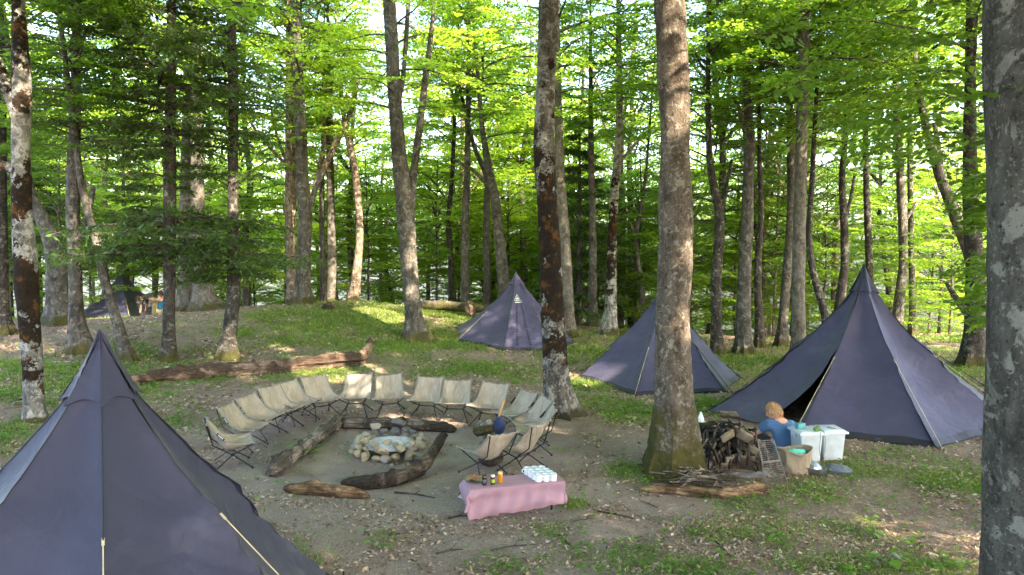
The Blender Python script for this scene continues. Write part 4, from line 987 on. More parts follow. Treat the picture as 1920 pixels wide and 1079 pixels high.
log3('fallen_log', 'mossy trunk fallen across the rise left of the middle tent', Q_, BK['grey'], 9, .12, 'fallen log', 20, 1)
st_ = P(884, 592, 24.0); log3('tree_stump', 'splintered brown stump leaning by the fallen trunk left of the middle tent', [(st_[0], st_[1], st_[2] - .05, .20), (st_[0] - .02, st_[1], st_[2] + .2, .14), (st_[0] - .14, st_[1], st_[2] + .5, .06)], M['log_red'], 10, .4, 'stump', 18, 2)
st_ = G(616, 580); log3('tree_stump', 'small dark stump on the mound right of the crest beech', [(st_[0], st_[1], st_[2] - .05, .19), (st_[0], st_[1], st_[2] + .12, .17), (st_[0] + .02, st_[1], st_[2] + .22, .12)], M['log_dark'], 11, .3, 'stump', 18, 1)
# leaves growing by the left log
for i, (px, py) in enumerate([(585, 862), (560, 850)]):
    g_ = G(px, py); V = []
    for k in range(14):
        a = rr.uniform(0, 6.28); c_ = g_ + np.array([rr.normal(0, .07), rr.normal(0, .05), rr.uniform(.06, .18)]); u = np.array([math.cos(a), math.sin(a), rr.normal(0, .3)]); v = np.array([-math.sin(a), math.cos(a), .1]); s = rr.uniform(.05, .08)
        V.append([c_, c_ + u * s + v * s * .6, c_ + u * s * 2, c_ + u * s - v * s * .6])
    tag(obj('seedling_clump', leaves_mesh('seedling_clump', np.array(V), M['forb'])), ['green seedling leaves in front of the left log of the fire ring', 'small leafy seedlings behind the left log of the fire ring'][i], 'plant')

# ------------------------------------------------------------------ FIRE RING
SM = []
for i, (ca, cb) in enumerate([((.12, .11, .09), (.38, .35, .28)), ((.17, .14, .085), (.42, .36, .24)), ((.06, .058, .055), (.16, .155, .145))]):
    t = NT('stone_%s' % ['grey', 'ochre', 'dark'][i]); c_ = t.co(); SM.append(t.fin(t.bsdf(t.ramp(t.noise(c_, 5, 7, .7), [(.3, ca), (.7, cb)]), .9, bump=t.noise(c_, 12, 6, .7), bstr=.6, bdist=.02)))
STN = []
for i in range(9):
    b = bmesh.new(); bmesh.ops.create_icosphere(b, subdivisions=3, radius=1); rg = np.random.default_rng(i)
    pl = [(Vector(rg.normal(0, 1, 3)).normalized(), rg.uniform(.45, .8)) for _ in range(9)]
    for v in b.verts:
        for n_, d_ in pl:
            q = v.co.dot(n_) - d_
            if q > 0: v.co -= n_ * q * 1.0
        v.co *= 1 + .1 * mn.noise(v.co * 2.5 + Vector((i, 0, 0)))
    me = bpy.data.meshes.new('stone'); b.to_mesh(me); b.free(); me.materials.append(SM[[0, 1, 0, 1, 2, 1, 0, 1, 2][i]]); STN.append(me)
fc = G(733, 853); fc = np.array([fc[0], fc[1] + .05, fc[2]]); fr_ = .50
def stone(x, y, z, s, k, lab=None):
    o = obj('stone', STN[k % 9]); o.location = (x, y, z); o.scale = s; o.rotation_euler = (rr.normal(0, .25), rr.normal(0, .25), rr.uniform(0, 6.28))
    return tag(o, lab or 'rough stone in the ring wall of the fireplace', 'stone', 'stones of the fireplace ring')
for lay, (n_, zz, rr0, ss) in enumerate([(20, .06, .53, .10), (18, .16, .48, .09), (16, .25, .44, .085)]):
    for k in range(n_):
        a = 2 * math.pi * (k + .5 * lay) / n_ + rr.normal(0, .06); s = ss * rr.uniform(.65, 1.2); dark = (math.sin(a) > .6 and lay == 2)
        stone(fc[0] + rr0 * math.cos(a), fc[1] + rr0 * math.sin(a) * .85, fc[2] + zz + rr.normal(0, .01), (s * 1.15, s * .95, s * .72), (4 if dark else int(rr.choice([0, 1, 2, 3, 5, 6, 7]))))
stone(fc[0] + .36, fc[1] + .36, fc[2] + .34, (.17, .07, .035), 8, 'long flat dark slab on the far right rim of the fireplace')
stone(fc[0] + .08, fc[1] + .40, fc[2] + .36, (.15, .10, .07), 4, 'large dark peaked stone on the far rim of the fireplace')
stone(fc[0] - .27, fc[1] + .3, fc[2] + .33, (.10, .08, .09), 0, 'pale upright stone on the far left rim of the fireplace')
M['ash'] = simple('white_ash', (.42, .42, .44), .95, .35, 14, .9)
ab = MB(); ab.blob((fc[0], fc[1], fc[2] + .13), (.38, .32, .09), .25, 3, 3, 4, flat=-.2); tag(ab.build('ash_heap', M['ash']), 'pale heap of wood ash inside the stone fireplace', 'ash', kind='stuff')
for k in range(14):
    a = rr.uniform(math.pi, 2 * math.pi); d_ = rr.uniform(.62, .85); x, y = fc[0] + d_ * math.cos(a), fc[1] + d_ * math.sin(a) * .7
    o = stone(x, y, gz1(x, y) + .01, (rr.uniform(.015, .035),) * 3, k, 'small chip of stone on the ground before the fireplace'); o['group'] = 'stone chips before the fireplace'
for (px, py, s, lab) in [(1140, 912, .05, 'small pale stone left of the firewood slab'), (1680, 1040, .045, 'small pale stone at lower right beyond the broad-leaved seedling'), (1755, 1042, .05, 'flat pale stone near the foot of the nearest trunk'), (760, 650, .1, 'flat grey stone in the grass on the mound'), (1630, 1060, .04, 'little white stone left of the broad-leaved seedling'), (1068, 1000, .05, 'grey stone in the soil right of the picnic table')]:
    g_ = G(px, py); o = stone(g_[0], g_[1], g_[2], (s * 1.5, s, s * .4), 0, lab); o['group'] = 'loose stones on the camp ground'

# ------------------------------------------------------------------ LOW TABLE, CLOTH, FOOD
TH = .34
tFL = P(882, 926, 7.9); tA = np.array([-.45, 7.88]); tu = np.array([1.03, .27]); tu /= np.linalg.norm(tu); tv = np.array([-tu[1], tu[0]]); tv = tv * .82 + np.array([-.22, .5]) * .0
TL, TW = 1.07, .43
tz = gz1(.1, 8.1)
def TP(a, b, z=TH): q = tA + tu * a + tv * b; return (q[0], q[1], tz + z)
ang_t = math.atan2(tu[1], tu[0])
tb = thing('low_table', 'low camping table hidden under the pink cloth', 'table', TP(TL / 2, TW / 2, 0), ang_t)
b = MB(); b.box((0, 0, TH - .035), (TL - .2, TW - .18, .02), bev=.005); b.build('tabletop', M['black'], tb)
for sx in (-1, 1):
    for sy in (-1, 1): b = MB(); b.tube([(sx * (TL / 2 - .12), sy * (TW / 2 - .10), TH - .03), (sx * (TL / 2 - .12), sy * (TW / 2 - .10), 0)], .012, 6); b.build('leg', M['black'], tb)
t = NT('pink_gingham'); c_ = t.co('UV'); ck = t.n('ShaderNodeTexChecker'); t.l(c_, ck.inputs[0]); ck.inputs['Scale'].default_value = 1 / .012; ck.inputs[1].default_value = (.30, .17, .21, 1); ck.inputs[2].default_value = (.35, .22, .27, 1)
gm = t.n('ShaderNodeNewGeometry'); 
M['cloth'] = t.fin(t.bsdf(t.mix(gm.outputs['Backfacing'], ck.outputs[0], (.55, .5, .58)), .85, bump=t.noise(c_, 3, 4), bstr=.3, bdist=.03, spec=.2))
# cloth: grid over the top and skirts; (a,b) run past the table edges and hang down
def clothpt(a, b):
    ia, ib = min(max(a, 0), TL), min(max(b, 0), TW); oa, ob = a - ia, b - ib; d_ = math.hypot(oa, ob)
    if d_ < 1e-6: return (*(tA + tu * a + tv * b), tz + TH + .006 + .002 * math.sin(a * 30) * math.sin(b * 20))
    nx, ny = oa / d_, ob / d_; r_ = .015
    al = abs(nx * ny) * 2                      # 1 on a corner's diagonal
    per = ia * 7 + ib * 9
    out = .016 + .025 * math.sin(d_ * 24 + ia * 2.2 + 1.5 * math.sin(ia * 3)) * min(1, d_ / .12) + .10 * d_ * (.45 + .9 * al) + .03 * d_ * 3 * math.sin(per * 2.3 + 1) * min(1, d_ / .15) * .5 + .012 * math.sin(per * 5.1 + d_ * 13) * min(1, d_ / .1)
    if nx < -.7: out += .22 * d_
    drop = d_ * (.97 - .12 * al)
    z = TH + .004 - drop + .02 * math.sin(ia * 9 + .5) * min(1, d_ / .2)
    q = tA + tu * (ia + nx * out) + tv * (ib + ny * out)
    return (q[0], q[1], max(tz + z, gz1(q[0], q[1]) + .008 + .01 * math.sin(per * 6) ** 2))
na, nb_ = 110, 70; g = []; uv = []
def outl(i, n_, lo, hi): return lo + (hi - lo) * i / n_
for j in range(nb_ + 1):
    row = []
    for i in range(na + 1):
        a_ = outl(i, na, -.20, TL + .13); b_ = outl(j, nb_, -.40, TW + .22)
        if b_ < 0: f_ = -b_ / .40; hang = .36 - .07 * min(1, max(0, a_ / TL)) - .05 * math.sin(a_ * 4.2) ** 2 * (a_ > .3) * 1; b_ = -f_ * hang
        row.append(clothpt(a_, b_)); uv.append((a_, b_))
    g.append(row)
cb = MB(); cb.grid(g); co_ = cb.build('tablecloth', M['cloth'])
ul = co_.data.uv_layers.new(name='UV'); li = np.zeros(len(co_.data.loops), np.int32); co_.data.loops.foreach_get('vertex_index', li); ul.data.foreach_set('uv', np.array(uv, np.float32)[li].ravel())
# face orientation: top must face up
if co_.data.polygons[(nb_ // 2) * na + na // 2].normal.z < 0:
    bm = bmesh.new(); bm.from_mesh(co_.data); bmesh.ops.reverse_faces(bm, faces=bm.faces); bm.to_mesh(co_.data); bm.free()
tag(co_, 'pink gingham tablecloth with pale underside draped over the low table', 'tablecloth')
zt = TH + .009
# mugs
mug = thing('enamel_mug', 'white enamel mug of the block of mugs on the pink cloth', 'mug', (0, 0, 0), 0, 'white enamel mugs on the table')
b = MB(); b.lathe([(0.001, .003), (.034, .003), (.038, 0), (.040, .008), (.041, .078), (.0385, .078), (.037, .01), (.001, .008)], seg=20); b.build('body', M['white'], mug)
b = MB(); b.lathe([(.0375, .078), (.0425, .0775), (.0435, .0805), (.041, .083), (.0375, .081)], seg=20); b.build('rim', M['rim'], mug)
b = MB(); b.tube([(-.04, 0, .062), (-.058, 0, .064), (-.068, 0, .052), (-.068, 0, .034), (-.058, 0, .022), (-.04, 0, .024)], .0045, 6); b.build('handle', M['white'], mug)
first = True
pos = {(0, 0): 'white enamel mug at the near left corner of the mug block', (2, 0): 'white enamel mug at the near right corner of the mug block', (0, 3): 'white enamel mug at the far left corner of the mug block', (2, 3): 'white enamel mug at the far right corner of the mug block'}
for i in range(3):
    for j in range(4):
        px_, py_ = 1010 + i * 13.5 - j * 7.0, 911 - i * .8 - j * 4.6 + 0
        d_ = (CAMZ - tz - zt) * F / (py_ - HOR); q = P(px_, py_, d_); lab = pos.get((i, j), 'white enamel mug in the middle of the mug block on the table'); q[2] = tz + zt
        if first: mug.location = q; mug['label'] = lab; mug.rotation_euler = (0, 0, .5); first = False
        else: dup(mug, q, .5 + rr.normal(0, .15), lab)
def onT(px, py):
    d_ = (CAMZ - tz - zt) * F / (py - HOR); q = P(px, py, d_); q[2] = tz + zt; return q
def jar(px, py, r, h, bodym, lidm, label, lab2=None, sq=1):
    root = thing('jar', label, 'jar', onT(px, py), 0)
    b = MB(); b.lathe([(.001, 0), (r * .94, 0), (r, .006), (r, h * .8), (r * .88, h * .86), (r * .84, h * .9), (.001, h * .9)], seg=20); b.build('glass', bodym, root)
    b = MB(); b.lathe([(r * .9, h * .85), (r * .92, h * .86), (r * .92, h), (r * .86, h * 1.01), (.001, h * 1.01)], seg=20); b.build('lid', lidm, root)
    if lab2:
        b = MB(); pts = [[(r * 1.012 * math.cos(a), r * 1.012 * math.sin(a), z) for a in np.linspace(-2.3, -.5, 10)] for z in (h * .22, h * .58)]; b.grid(pts); b.build('label', lab2, root)
    return root
gl = dict(spec=.6)
jar(908, 918, .027, .115, simple('coffee_jar_glass', (.02, .016, .014), .12, spec=.6), simple('dark_lid', (.03, .02, .015), .4), 'dark jar with black lid, leftmost of the three jars on the cloth', simple('grey_label', (.10, .10, .09), .6))
jar(924, 917, .026, .105, simple('jam_glass', (.07, .02, .012), .12, spec=.6), simple('white_lid', (.7, .66, .6), .4), 'dark red jam jar with white lid and green label, middle of the three jars', simple('green_label', (.30, .42, .04), .6))
jar(938, 914, .029, .125, simple('honey_glass', (.50, .20, .02), .12, spec=.6), simple('yellow_lid', (.75, .55, .22), .4), 'amber honey jar with pale lid, rightmost of the three jars')
pl = thing('bread_plate', 'silver plate piled with brown pastries at the left end of the cloth', 'plate', onT(892, 909), .3)
b = MB(); b.lathe([(.001, .004), (.09, .004), (.125, .016), (.128, .018), (.12, .012), (.085, 0), (.001, 0)], seg=28); b.build('dish', simple('steel', (.5, .5, .5), .25, Metallic=1.0), pl)
M['bread'] = simple('baked_crust', (.30, .14, .06), .75, .35, 14, .5)
for k in range(9):
    b = MB(); a = rr.uniform(0, 6.28); d_ = rr.uniform(0, .07); b.blob((d_ * math.cos(a), d_ * math.sin(a), .03 + (k > 5) * .022), (.045, .024, .018), .35, 2.5, 2, k, rotm(0, 0, rr.uniform(0, 3.1))); b.build('pastry', M['bread'], pl)

# ------------------------------------------------------------------ chopping block with hatchet, cap, bark
cbp = G(920, 872); 
log3('chopping_block', 'upright round of grey wood serving as chopping block between the chairs', [(cbp[0], cbp[1], cbp[2] - .02, .17), (cbp[0], cbp[1], cbp[2] + .2, .16), (cbp[0] + .01, cbp[1], cbp[2] + .42, .165)], M['log_grey'], 12, .12, 'chopping block', 24, 1)
zb = cbp[2] + .43
log3('split_log', 'mottled grey split log lying on top of the chopping block', [(cbp[0] - .24, cbp[1] - .02, zb + .03, .07), (cbp[0] - .05, cbp[1], zb + .10, .10), (cbp[0] + .06, cbp[1], zb + .13, .085)], bkI, 13, .3, 'split log', 20, 3)
cp = MB(); cp.blob((cbp[0] + .12, cbp[1] - .02, zb + .12), (.085, .08, .13), .18, 2.2, 3, 5); tag(cp.build('cloth_cap', fabric('navy_cloth', (.015, .025, .07), .8, .4)), 'navy blue cap hung over the wood on the chopping block', 'cap')
ht = thing('hatchet', 'hatchet with pale wooden handle stuck up beside the navy cap', 'hatchet', (cbp[0] + .12, cbp[1] + .06, zb + .1), 0)
b = MB(); b.tube([(-.03, 0, .02), (0, 0, .15), (.04, 0, .27), (.065, 0, .36)], [.014, .013, .015, .017], 8); b.build('handle', simple('ash_wood', (.42, .24, .1), .5), ht)
b = MB(); b.box((-.04, 0, .03), (.13, .025, .06), bev=.006); b.build('blade', M['black'], ht)

# ------------------------------------------------------------------ FIREWOOD and sticks
log('wood_slab', 'long split slab of pale dry wood lying before the big mossy trunk', [(1200, 922, 0, .035), (1250, 924, 0, .06), (1310, 930, 0, .07), (1370, 934, 0, .06), (1400, 928, 0, .075), (1440, 920, 0, .05)], M['log_orange'], 15, .5, 'firewood', 22, 3)
c0 = G(1330, 915)
for k in range(40):
    a = rr.normal(.1, .35) + (math.pi if rr.random() < .5 else 0); L = rr.uniform(.25, .75); x, y = c0[0] + rr.uniform(-.38, .22), c0[1] + rr.uniform(-.1, .22); z = gz1(x, y) + rr.uniform(.03, .18)
    pts = []; hx = x - math.cos(a) * L / 2; hy = y - math.sin(a) * L / 2; zz = z - rr.uniform(0, .03)
    for q in range(5): pts.append((hx, hy, zz)); a += rr.normal(0, .25); hx += math.cos(a) * L / 4; hy += math.sin(a) * L / 4; zz += rr.normal(.005, .02)
    r_ = rr.uniform(.006, .017); b = MB(); b.tube(pts, [r_, r_ * .9, r_ * .8, r_ * .6, r_ * .35], 6)
    if k % 2: q = np.array(pts[2]); b.tube([q, q + np.array([rr.normal(0, .05), rr.normal(0, .04), rr.uniform(.04, .12)])], [r_ * .6, r_ * .3], 5)
    tag(b.build('stick', M['log_grey'] if k % 3 else BK['pale']), 'bare grey stick in the kindling heap before the big mossy trunk', 'stick', 'kindling sticks')
for k, (a_, b_, c_, d_, lab) in enumerate([(840, 974, 880, 968, 'thin bare twig left of the table on the soil'), (730, 1005, 790, 998, 'short dark piece of bark on the soil below the fire ring'), (818, 1040, 868, 1032, 'forked dark twig at the bottom centre'), (915, 1034, 1010, 1022, 'long pale twig on the soil at the bottom centre'), (740, 925, 815, 935, 'thin twig right of the crumbling front log'), (1200, 940, 1235, 955, 'pale twig below the firewood slab'), (770, 1050, 790, 1068, 'dark short twig at the bottom edge'), (1040, 1000, 1075, 1030, 'curled pale root piece right of the table'), (1340, 1015, 1370, 1045, 'thin pale twig at the lower right'), (1060, 985, 1100, 975, 'bent twig beside the table right corner'), (20, 755, 80, 742, 'dark branch lying on the left slope behind the birch'), (300, 790, 360, 780, 'thin stick on the soil left of the chairs'), (1120, 960, 1190, 975, 'slim stick in the soil right of the table')]):
    A, B = G(a_, b_), G(c_, d_); mdl = (A + B) / 2 + np.array([0, .03, .01]); b = MB(); r_ = .008 + .006 * (k % 3 == 1); b.tube([A + [0, 0, .008], mdl, B + [0, 0, .008]], [r_, r_, r_ * .5], 6); b.tube([mdl, mdl + np.array([.06, .07, .03])], [r_ * .6, r_ * .3], 5); tag(b.build('twig', M['log_grey'] if k % 2 else M['log_dark']), lab, 'twig', 'twigs on the ground')

# ------------------------------------------------------------------ PACK GEAR heap, grill rack, bag, bins, pans
def PG_(px, py, d): return P(px, py, d)
M['leather'] = simple('brown_leather', (.035, .02, .014), .5, .3, 9, .4)
M['strap'] = simple('black_strap', (.008, .0075, .0075), .45, .3)
M['board'] = woodmat('worn_boards', (.03, .022, .017), (.10, .073, .053), (.33, .26, .19), (2, 10, 10))
M['pad'] = simple('grey_green_felt', (.10, .085, .058), .95, .25, 7, .5)
M['tarp'] = fabric('grey_tarp', (.16, .15, .14), .7, .6)
def saddle(px, py, d, rz, tilt, lab, seed):
    o = PG_(px, py, d - .12); root = thing('pack_saddle', lab, 'pack saddle', o, rz, 'heap of pack saddles beside the trunk'); root.rotation_euler = (tilt, (seed % 3 - 1) * .35, rz); root.scale = (1.12,) * 3; rg = np.random.default_rng(seed)
    for s in (-1, 1):
        b = MB(); b.box((0, s * .13, 0), (.36, .02, .16), rotm(s * .7, 0, 0), bev=.004); b.build('side_board', M['board'], root)
        b = MB(); b.box((0, s * .155, -.05), (.32, .03, .13), rotm(s * .8, 0, 0), bev=.012); b.build('pad', M['pad'], root)
    for x in (-.11, .11):
        b = MB(); b.tube([(x, -.15, -.02), (x, -.08, .08), (x, .03, .16)], .014, 6); b.tube([(x, .15, -.02), (x, .08, .08), (x, -.03, .16)], .014, 6); b.build('arch', M['leather'], root)
    for k in range(3):
        b = MB(); x = -.14 + k * .12; p = [(x + rg.normal(0, .02), -.2, -.12 + rg.normal(0, .02)), (x, -.17, .02), (x + .02, -.06, .10 + rg.uniform(0, .05)), (x + rg.normal(0, .03), .06, .11), (x, .16, .03), (x + rg.normal(0, .03), .22, -.14)]
        b.tube([(np.array(q_) * (1, .86, .9)) for q_ in p[:5]], .009, 5); b.build('strap', M['strap'], root)
saddle(1352, 812, 9.9, .5, .25, 'topmost pack saddle with brown board, upper left of the heap', 1)
saddle(1392, 818, 9.8, .2, .3, 'pack saddle with a bright board edge at the top centre of the heap', 2)
saddle(1338, 842, 9.65, .7, .5, 'pack saddle tipped against the mossy trunk', 3)
saddle(1385, 850, 9.6, -.3, .6, 'pack saddle with felt pads in the middle of the heap', 4)
saddle(1366, 832, 9.7, 1.3, .4, 'pack saddle turned end on in the centre of the heap', 5)
saddle(1408, 858, 9.65, .9, .5, 'pack saddle at the right side of the heap behind the grill rack', 6)
saddle(1345, 862, 9.6, .1, .8, 'lowest left pack saddle of the heap beside the roots', 7)
def lump(name, lab, cat, px, py, d, size, m, seed, amp=.35, fr=2.2, rz=0, group=None):
    b = MB(); b.blob((0, 0, 0), size, amp, fr, 4, seed, rotm(0, 0, rz)); o = b.build(name, m); o.location = P(px, py, d); return tag(o, lab, cat, group)
lump('folded_tarp', 'grey-brown tarpaulin crumpled under the heap of pack saddles', 'tarp', 1390, 884, 9.55, (.34, .24, .14), M['tarp'], 3, .5, 2.8)
for k, (px, py, d, sz, ro, lab) in enumerate([(1364, 818, 9.42, (.20, .05, .13), (.5, -.5, .2), 'pale felt pad angled at the top of the saddle heap, left one'), (1396, 818, 9.42, (.19, .05, .14), (.5, .5, -.2), 'pale felt pad angled at the top of the saddle heap, right one'), (1408, 850, 9.4, (.15, .05, .2), (.3, .35, 0), 'upright felt pad beside the grill rack'), (1372, 860, 9.4, (.2, .05, .10), (.3, -.2, .3), 'felt pad low in the front of the saddle heap')]):
    b = MB(); b.box((0, 0, 0), sz, rotm(*ro), bev=.02); o = b.build('felt_pad', simple('tan_felt', (.15, .125, .085), .95, .3, 9, .6) if k == 0 else bpy.data.materials['tan_felt']); o.location = P(px, py, d); tag(o, lab, 'pad', 'felt pads of the saddle heap')
lump('felt_blanket', 'olive felt blanket squeezed in the middle of the saddle heap', 'blanket', 1378, 846, 9.95, (.36, .25, .28), M['pad'], 6, .5, 2.6)
lump('black_cover', 'black plastic sheet over the top left of the saddle heap', 'cover', 1345, 812, 9.95, (.30, .22, .15), M['strap'], 9, .5, 2.4)
b = MB(); b.box((0, 0, 0), (.26, .2, .02), rotm(.2, .05, .1), bev=.004); o = b.build('wooden_board', M['board']); o.location = P(1368, 778, 10.2); tag(o, 'flat brown wooden board on top of the saddle heap', 'board')
b = MB(); rh = np.random.default_rng(8)
for k in range(6):
    p_ = np.array([-.26 + k * .07 + rh.normal(0, .02), -.02, .19 + rh.normal(0, .02)]); pp = [p_]; dx = rh.normal(-.02, .03)
    for q_ in range(7): p_ = p_ + np.array([dx + rh.normal(0, .02), -.035 - .01 * rh.random(), -.02 - .018 * q_ * rh.uniform(.5, 1.4)]); pp.append(p_)
    for i_ in range(7):
        A_, B_ = pp[i_], pp[i_ + 1]; w_ = np.array([.017, .006, 0]); n_ = np.array([0, -.004, .004])
        b.add([A_ - w_, A_ + w_, B_ + w_, B_ - w_, A_ - w_ + n_, A_ + w_ + n_, B_ + w_ + n_, B_ - w_ + n_], [(0, 1, 2, 3), (7, 6, 5, 4), (0, 3, 7, 4), (1, 5, 6, 2)])
o = b.build('harness_straps', M['strap']); o.location = P(1350, 830, 9.6); tag(o, 'tangle of black harness straps hanging over the left side of the heap', 'harness')
# grill rack leaning on the heap
gA, gB, gC, gD = P(1424, 826, 9.75), P(1450, 824, 9.72), P(1477, 899, 9.3), P(1438, 906, 9.25)
gA, gB = P(1421, 828, 9.3), P(1450, 825, 9.35)
gC = G(1474, 902); gD = G(1436, 908); gC[2] += .02; gD[2] += .02
M['steelwire'] = simple('dull_steel_wire', (.13, .12, .11), .45, .3, Metallic=.3)
rk = thing('grill_rack', 'wire grill rack leaning against the right side of the saddle heap', 'grill rack', gD, 0); b = MB(); q = lambda u, v: (gA * (1 - u) + gB * u) * (1 - v) + (gD * (1 - u) + gC * u) * v - gD
b.tube([q(0, 0), q(1, 0), q(1, 1), q(0, 1), q(0, 0)], .008, 6); b.build('frame', M['steelwire'], rk)
b = MB()
for i in range(1, 20): b.tube([q(0, i / 20), q(1, i / 20)], .0045, 5)
b.tube([q(.4, 0), q(.4, 1)], .0055, 5); b.tube([q(0, .52), q(1, .52)], .011, 6); b.build('wires', M['steelwire'], rk)
# canvas bag
M['canvas'] = fabric('brown_canvas', (.24, .19, .13), .9, .8)
cg = G(1488, 884); bg_ = thing('canvas_bag', 'open brown canvas sack with teal cloth inside beside the grill rack', 'bag', cg, 0)
b = MB(); g = []
for (rx, z) in [(.001, .0), (.20, .0), (.24, .04), (.235, .12), (.22, .20), (.215, .26), (.235, .29), (.225, .31), (.20, .29), (.19, .22), (.17, .16), (.001, .13)]:
    g.append([(rx * math.cos(a) * (1 + .05 * math.sin(3 * a)) + .02 * float(vnoise(np.array([math.cos(a) * 3, math.sin(a) * 3, z * 12]), 4)) * (rx > .1) + .01, rx * .75 * math.sin(a) + .03 * float(vnoise(np.array([math.cos(a) * 3, math.sin(a) * 3, z * 9 + 5]), 5)) * (rx > .1), z + .025 * math.sin(a * 2 + 1) * (z > .18)) for a in np.linspace(0, 2 * math.pi, 33)])
b.grid(g); b.build('sack', M['canvas'], bg_)
b = MB(); b.blob((.03, -.02, .27), (.12, .08, .035), .4, 3, 3, 2); o = b.build('teal_cloth', simple('teal_cloth', (.10, .52, .42), .7, .2, 10, .4)); o.location = cg; tag(o, 'bright teal cloth lying in the open canvas sack', 'cloth')
# storage bins
M['bin'] = simple('translucent_white_plastic', (.46, .51, .53), .35, .22, 4, .1, spec=.5, Transmission_Weight=.0, Subsurface_Weight=.0)
M['lidm'] = simple('white_lid_plastic', (.50, .56, .62), .3, .05, 3, .05, spec=.5)
def storage(px, py, rz, lab):
    g0 = G(px, py); root = thing('storage_bin', lab, 'storage bin', g0 + np.array([0, .16, 0]), rz, 'white storage bins by the seated man')
    b = MB(); W, D_, H_ = .33, .36, .385
    # tapered rounded box, ribs
    g = []
    for (k, z) in [(.80, .0), (.84, .01), (.97, H_ - .01), (.97, H_)]:
        row = []
        for i in range(49):
            a = 2 * math.pi * i / 48 + math.pi / 4; ca, sa = math.cos(a), math.sin(a); e = .16; x = math.copysign(abs(ca) ** e, ca); y = math.copysign(abs(sa) ** e, sa); row.append((x * W / 2 * k, y * D_ / 2 * k, z))
        g.append(row)
    b.grid(g); b.box((0, 0, .006), (W * .78, D_ * .78, .01)); b.build('tub', M['bin'], root)
    b = MB(); b.box((0, 0, H_ + .012), (W + .05, D_ + .05, .034), bev=.012); b.box((0, 0, H_ + .034), (W - .03, D_ - .03, .016), bev=.006); b.build('lid', M['lidm'], root)
    for s in (-1, 1): b = MB(); b.box((s * (W / 2 + .022), 0, H_ - .03), (.03, .12, .05), bev=.008); b.build('clip_handle', M['lidm'], root)
    return g0
b1 = storage(1519, 867, .08, 'left white storage bin beside the seated man'); b2 = storage(1562, 864, .05, 'right white storage bin, farther from the seated man')
bz = b1[2] + .385 + .042
b = MB(); b.box((0, 0, .04), (.12, .08, .075), rotm(0, 0, .3), bev=.004); o = b.build('small_box', simple('teal_carton', (.08, .28, .28), .5)); o.location = (b1[0] - .08, b1[1] + .18, bz); tag(o, 'small teal carton on the left storage bin', 'box')
b = MB(); b.box((0, 0, .03), (.10, .05, .05), rotm(.2, -.35, .4), bev=.01); o = b.build('green_pouch', simple('green_pouch', (.10, .19, .04), .6)); o.location = (b1[0] + .10, b1[1] + .05, bz); tag(o, 'small green pouch with cords on the left storage bin', 'pouch')
b = MB(); b.tube([(.03, .02, .01), (0, -.13, .01), (-.02, -.175, -.04), (-.03, -.175, -.22), (-.01, -.172, -.33)], .004, 5); b.tube([(.04, .02, .01), (.05, -.13, .01), (.05, -.18, -.05), (.045, -.176, -.25)], .004, 5); b.build('cord', simple('green_cord', (.08, .2, .09), .7), o)
b = MB(); b.box((0, 0, .006), (.11, .03, .012), rotm(0, .1, -.5), bev=.003); o = b.build('kitchen_knife', M['steelwire']); o.location = (b2[0] + .02, b2[1] + .12, bz); tag(o, 'small grey knife lying on the right storage bin', 'knife')
# pan with lid
pn = G(1526, 888); pr = thing('cooking_pan', 'round steel pan with upturned lids lying right of the canvas sack', 'pan', pn + np.array([0, .0, .0]), 0); pr.rotation_euler = (R_(-6), R_(4), 0)
SS = simple('scratched_steel', (.36, .37, .37), .28, .25, 20, .2, Metallic=.9)
b = MB(); b.lathe([(.001, .008), (.12, .008), (.145, .03), (.155, .075), (.168, .08), (.168, .086), (.152, .084), (.138, .034), (.116, .016), (.001, .016)], seg=32); b.build('bowl', SS, pr)
b = MB(); b.lathe([(.001, .065), (.05, .06), (.10, .035), (.115, .0), (.12, -.003), (.105, .0), (.08, .03), (.001, .05)], seg=28, rot=rotm(.3, .35, 0), c=(.0, .02, .085)); b.build('lid', SS, pr)
b = MB(); b.tube([(-.15, .02, .08), (-.2, .05, .12), (-.13, .12, .17), (0, .15, .15)], .007, 6); b.build('handle', M['black'], pr)
lump('dry_bag', 'stuffed dark grey dry bag lying right of the steel pan', 'bag', 1567, 882, 9.55, (.19, .10, .075), fabric('grey_blue_nylon', (.085, .10, .13), .6, .8), 8, .25, 2, -.3)
bt = thing('water_bottle', 'clear plastic bottle standing behind the right side of the mossy trunk', 'bottle', P(1314, 790, 11.5), 0)
b = MB(); b.lathe([(.001, 0), (.05, 0), (.055, .02), (.055, .24), (.045, .29), (.02, .34), (.02, .37), (.001, .37)], seg=18); b.build('body', simple('clear_plastic', (.6, .66, .64), .15, .05, spec=.6), bt)
bt.location.z = gz1(bt.location.x, bt.location.y)

# ------------------------------------------------------------------ PEOPLE
SKIN = simple('skin', (.52, .27, .18), .55, .12, 6, .08, Subsurface_Weight=.1)
def skinmesh(name, joints, edges, rad, m, parent=None, sub=2, root=0):
    me = bpy.data.meshes.new(name); me.from_pydata([tuple(j) for j in joints], edges, []); o = bpy.data.objects.new(name, me); C.objects.link(o)
    md_ = o.modifiers.new('skin', 'SKIN'); md_.use_smooth_shade = True
    for i, r_ in enumerate(rad):
        sv = me.skin_vertices[0].data[i]; sv.radius = (r_, r_) if isinstance(r_, (int, float)) else r_; sv.use_root = (i == root)
    s = o.modifiers.new('sub', 'SUBSURF'); s.levels = sub; s.render_levels = sub
    dg = bpy.context.evaluated_depsgraph_get(); m2 = bpy.data.meshes.new_from_object(o.evaluated_get(dg)); bpy.data.objects.remove(o); m2.materials.clear(); m2.materials.append(m); m2.name = name
    m2.polygons.foreach_set('use_smooth', [True] * len(m2.polygons)); q = obj(name, m2, parent); return q
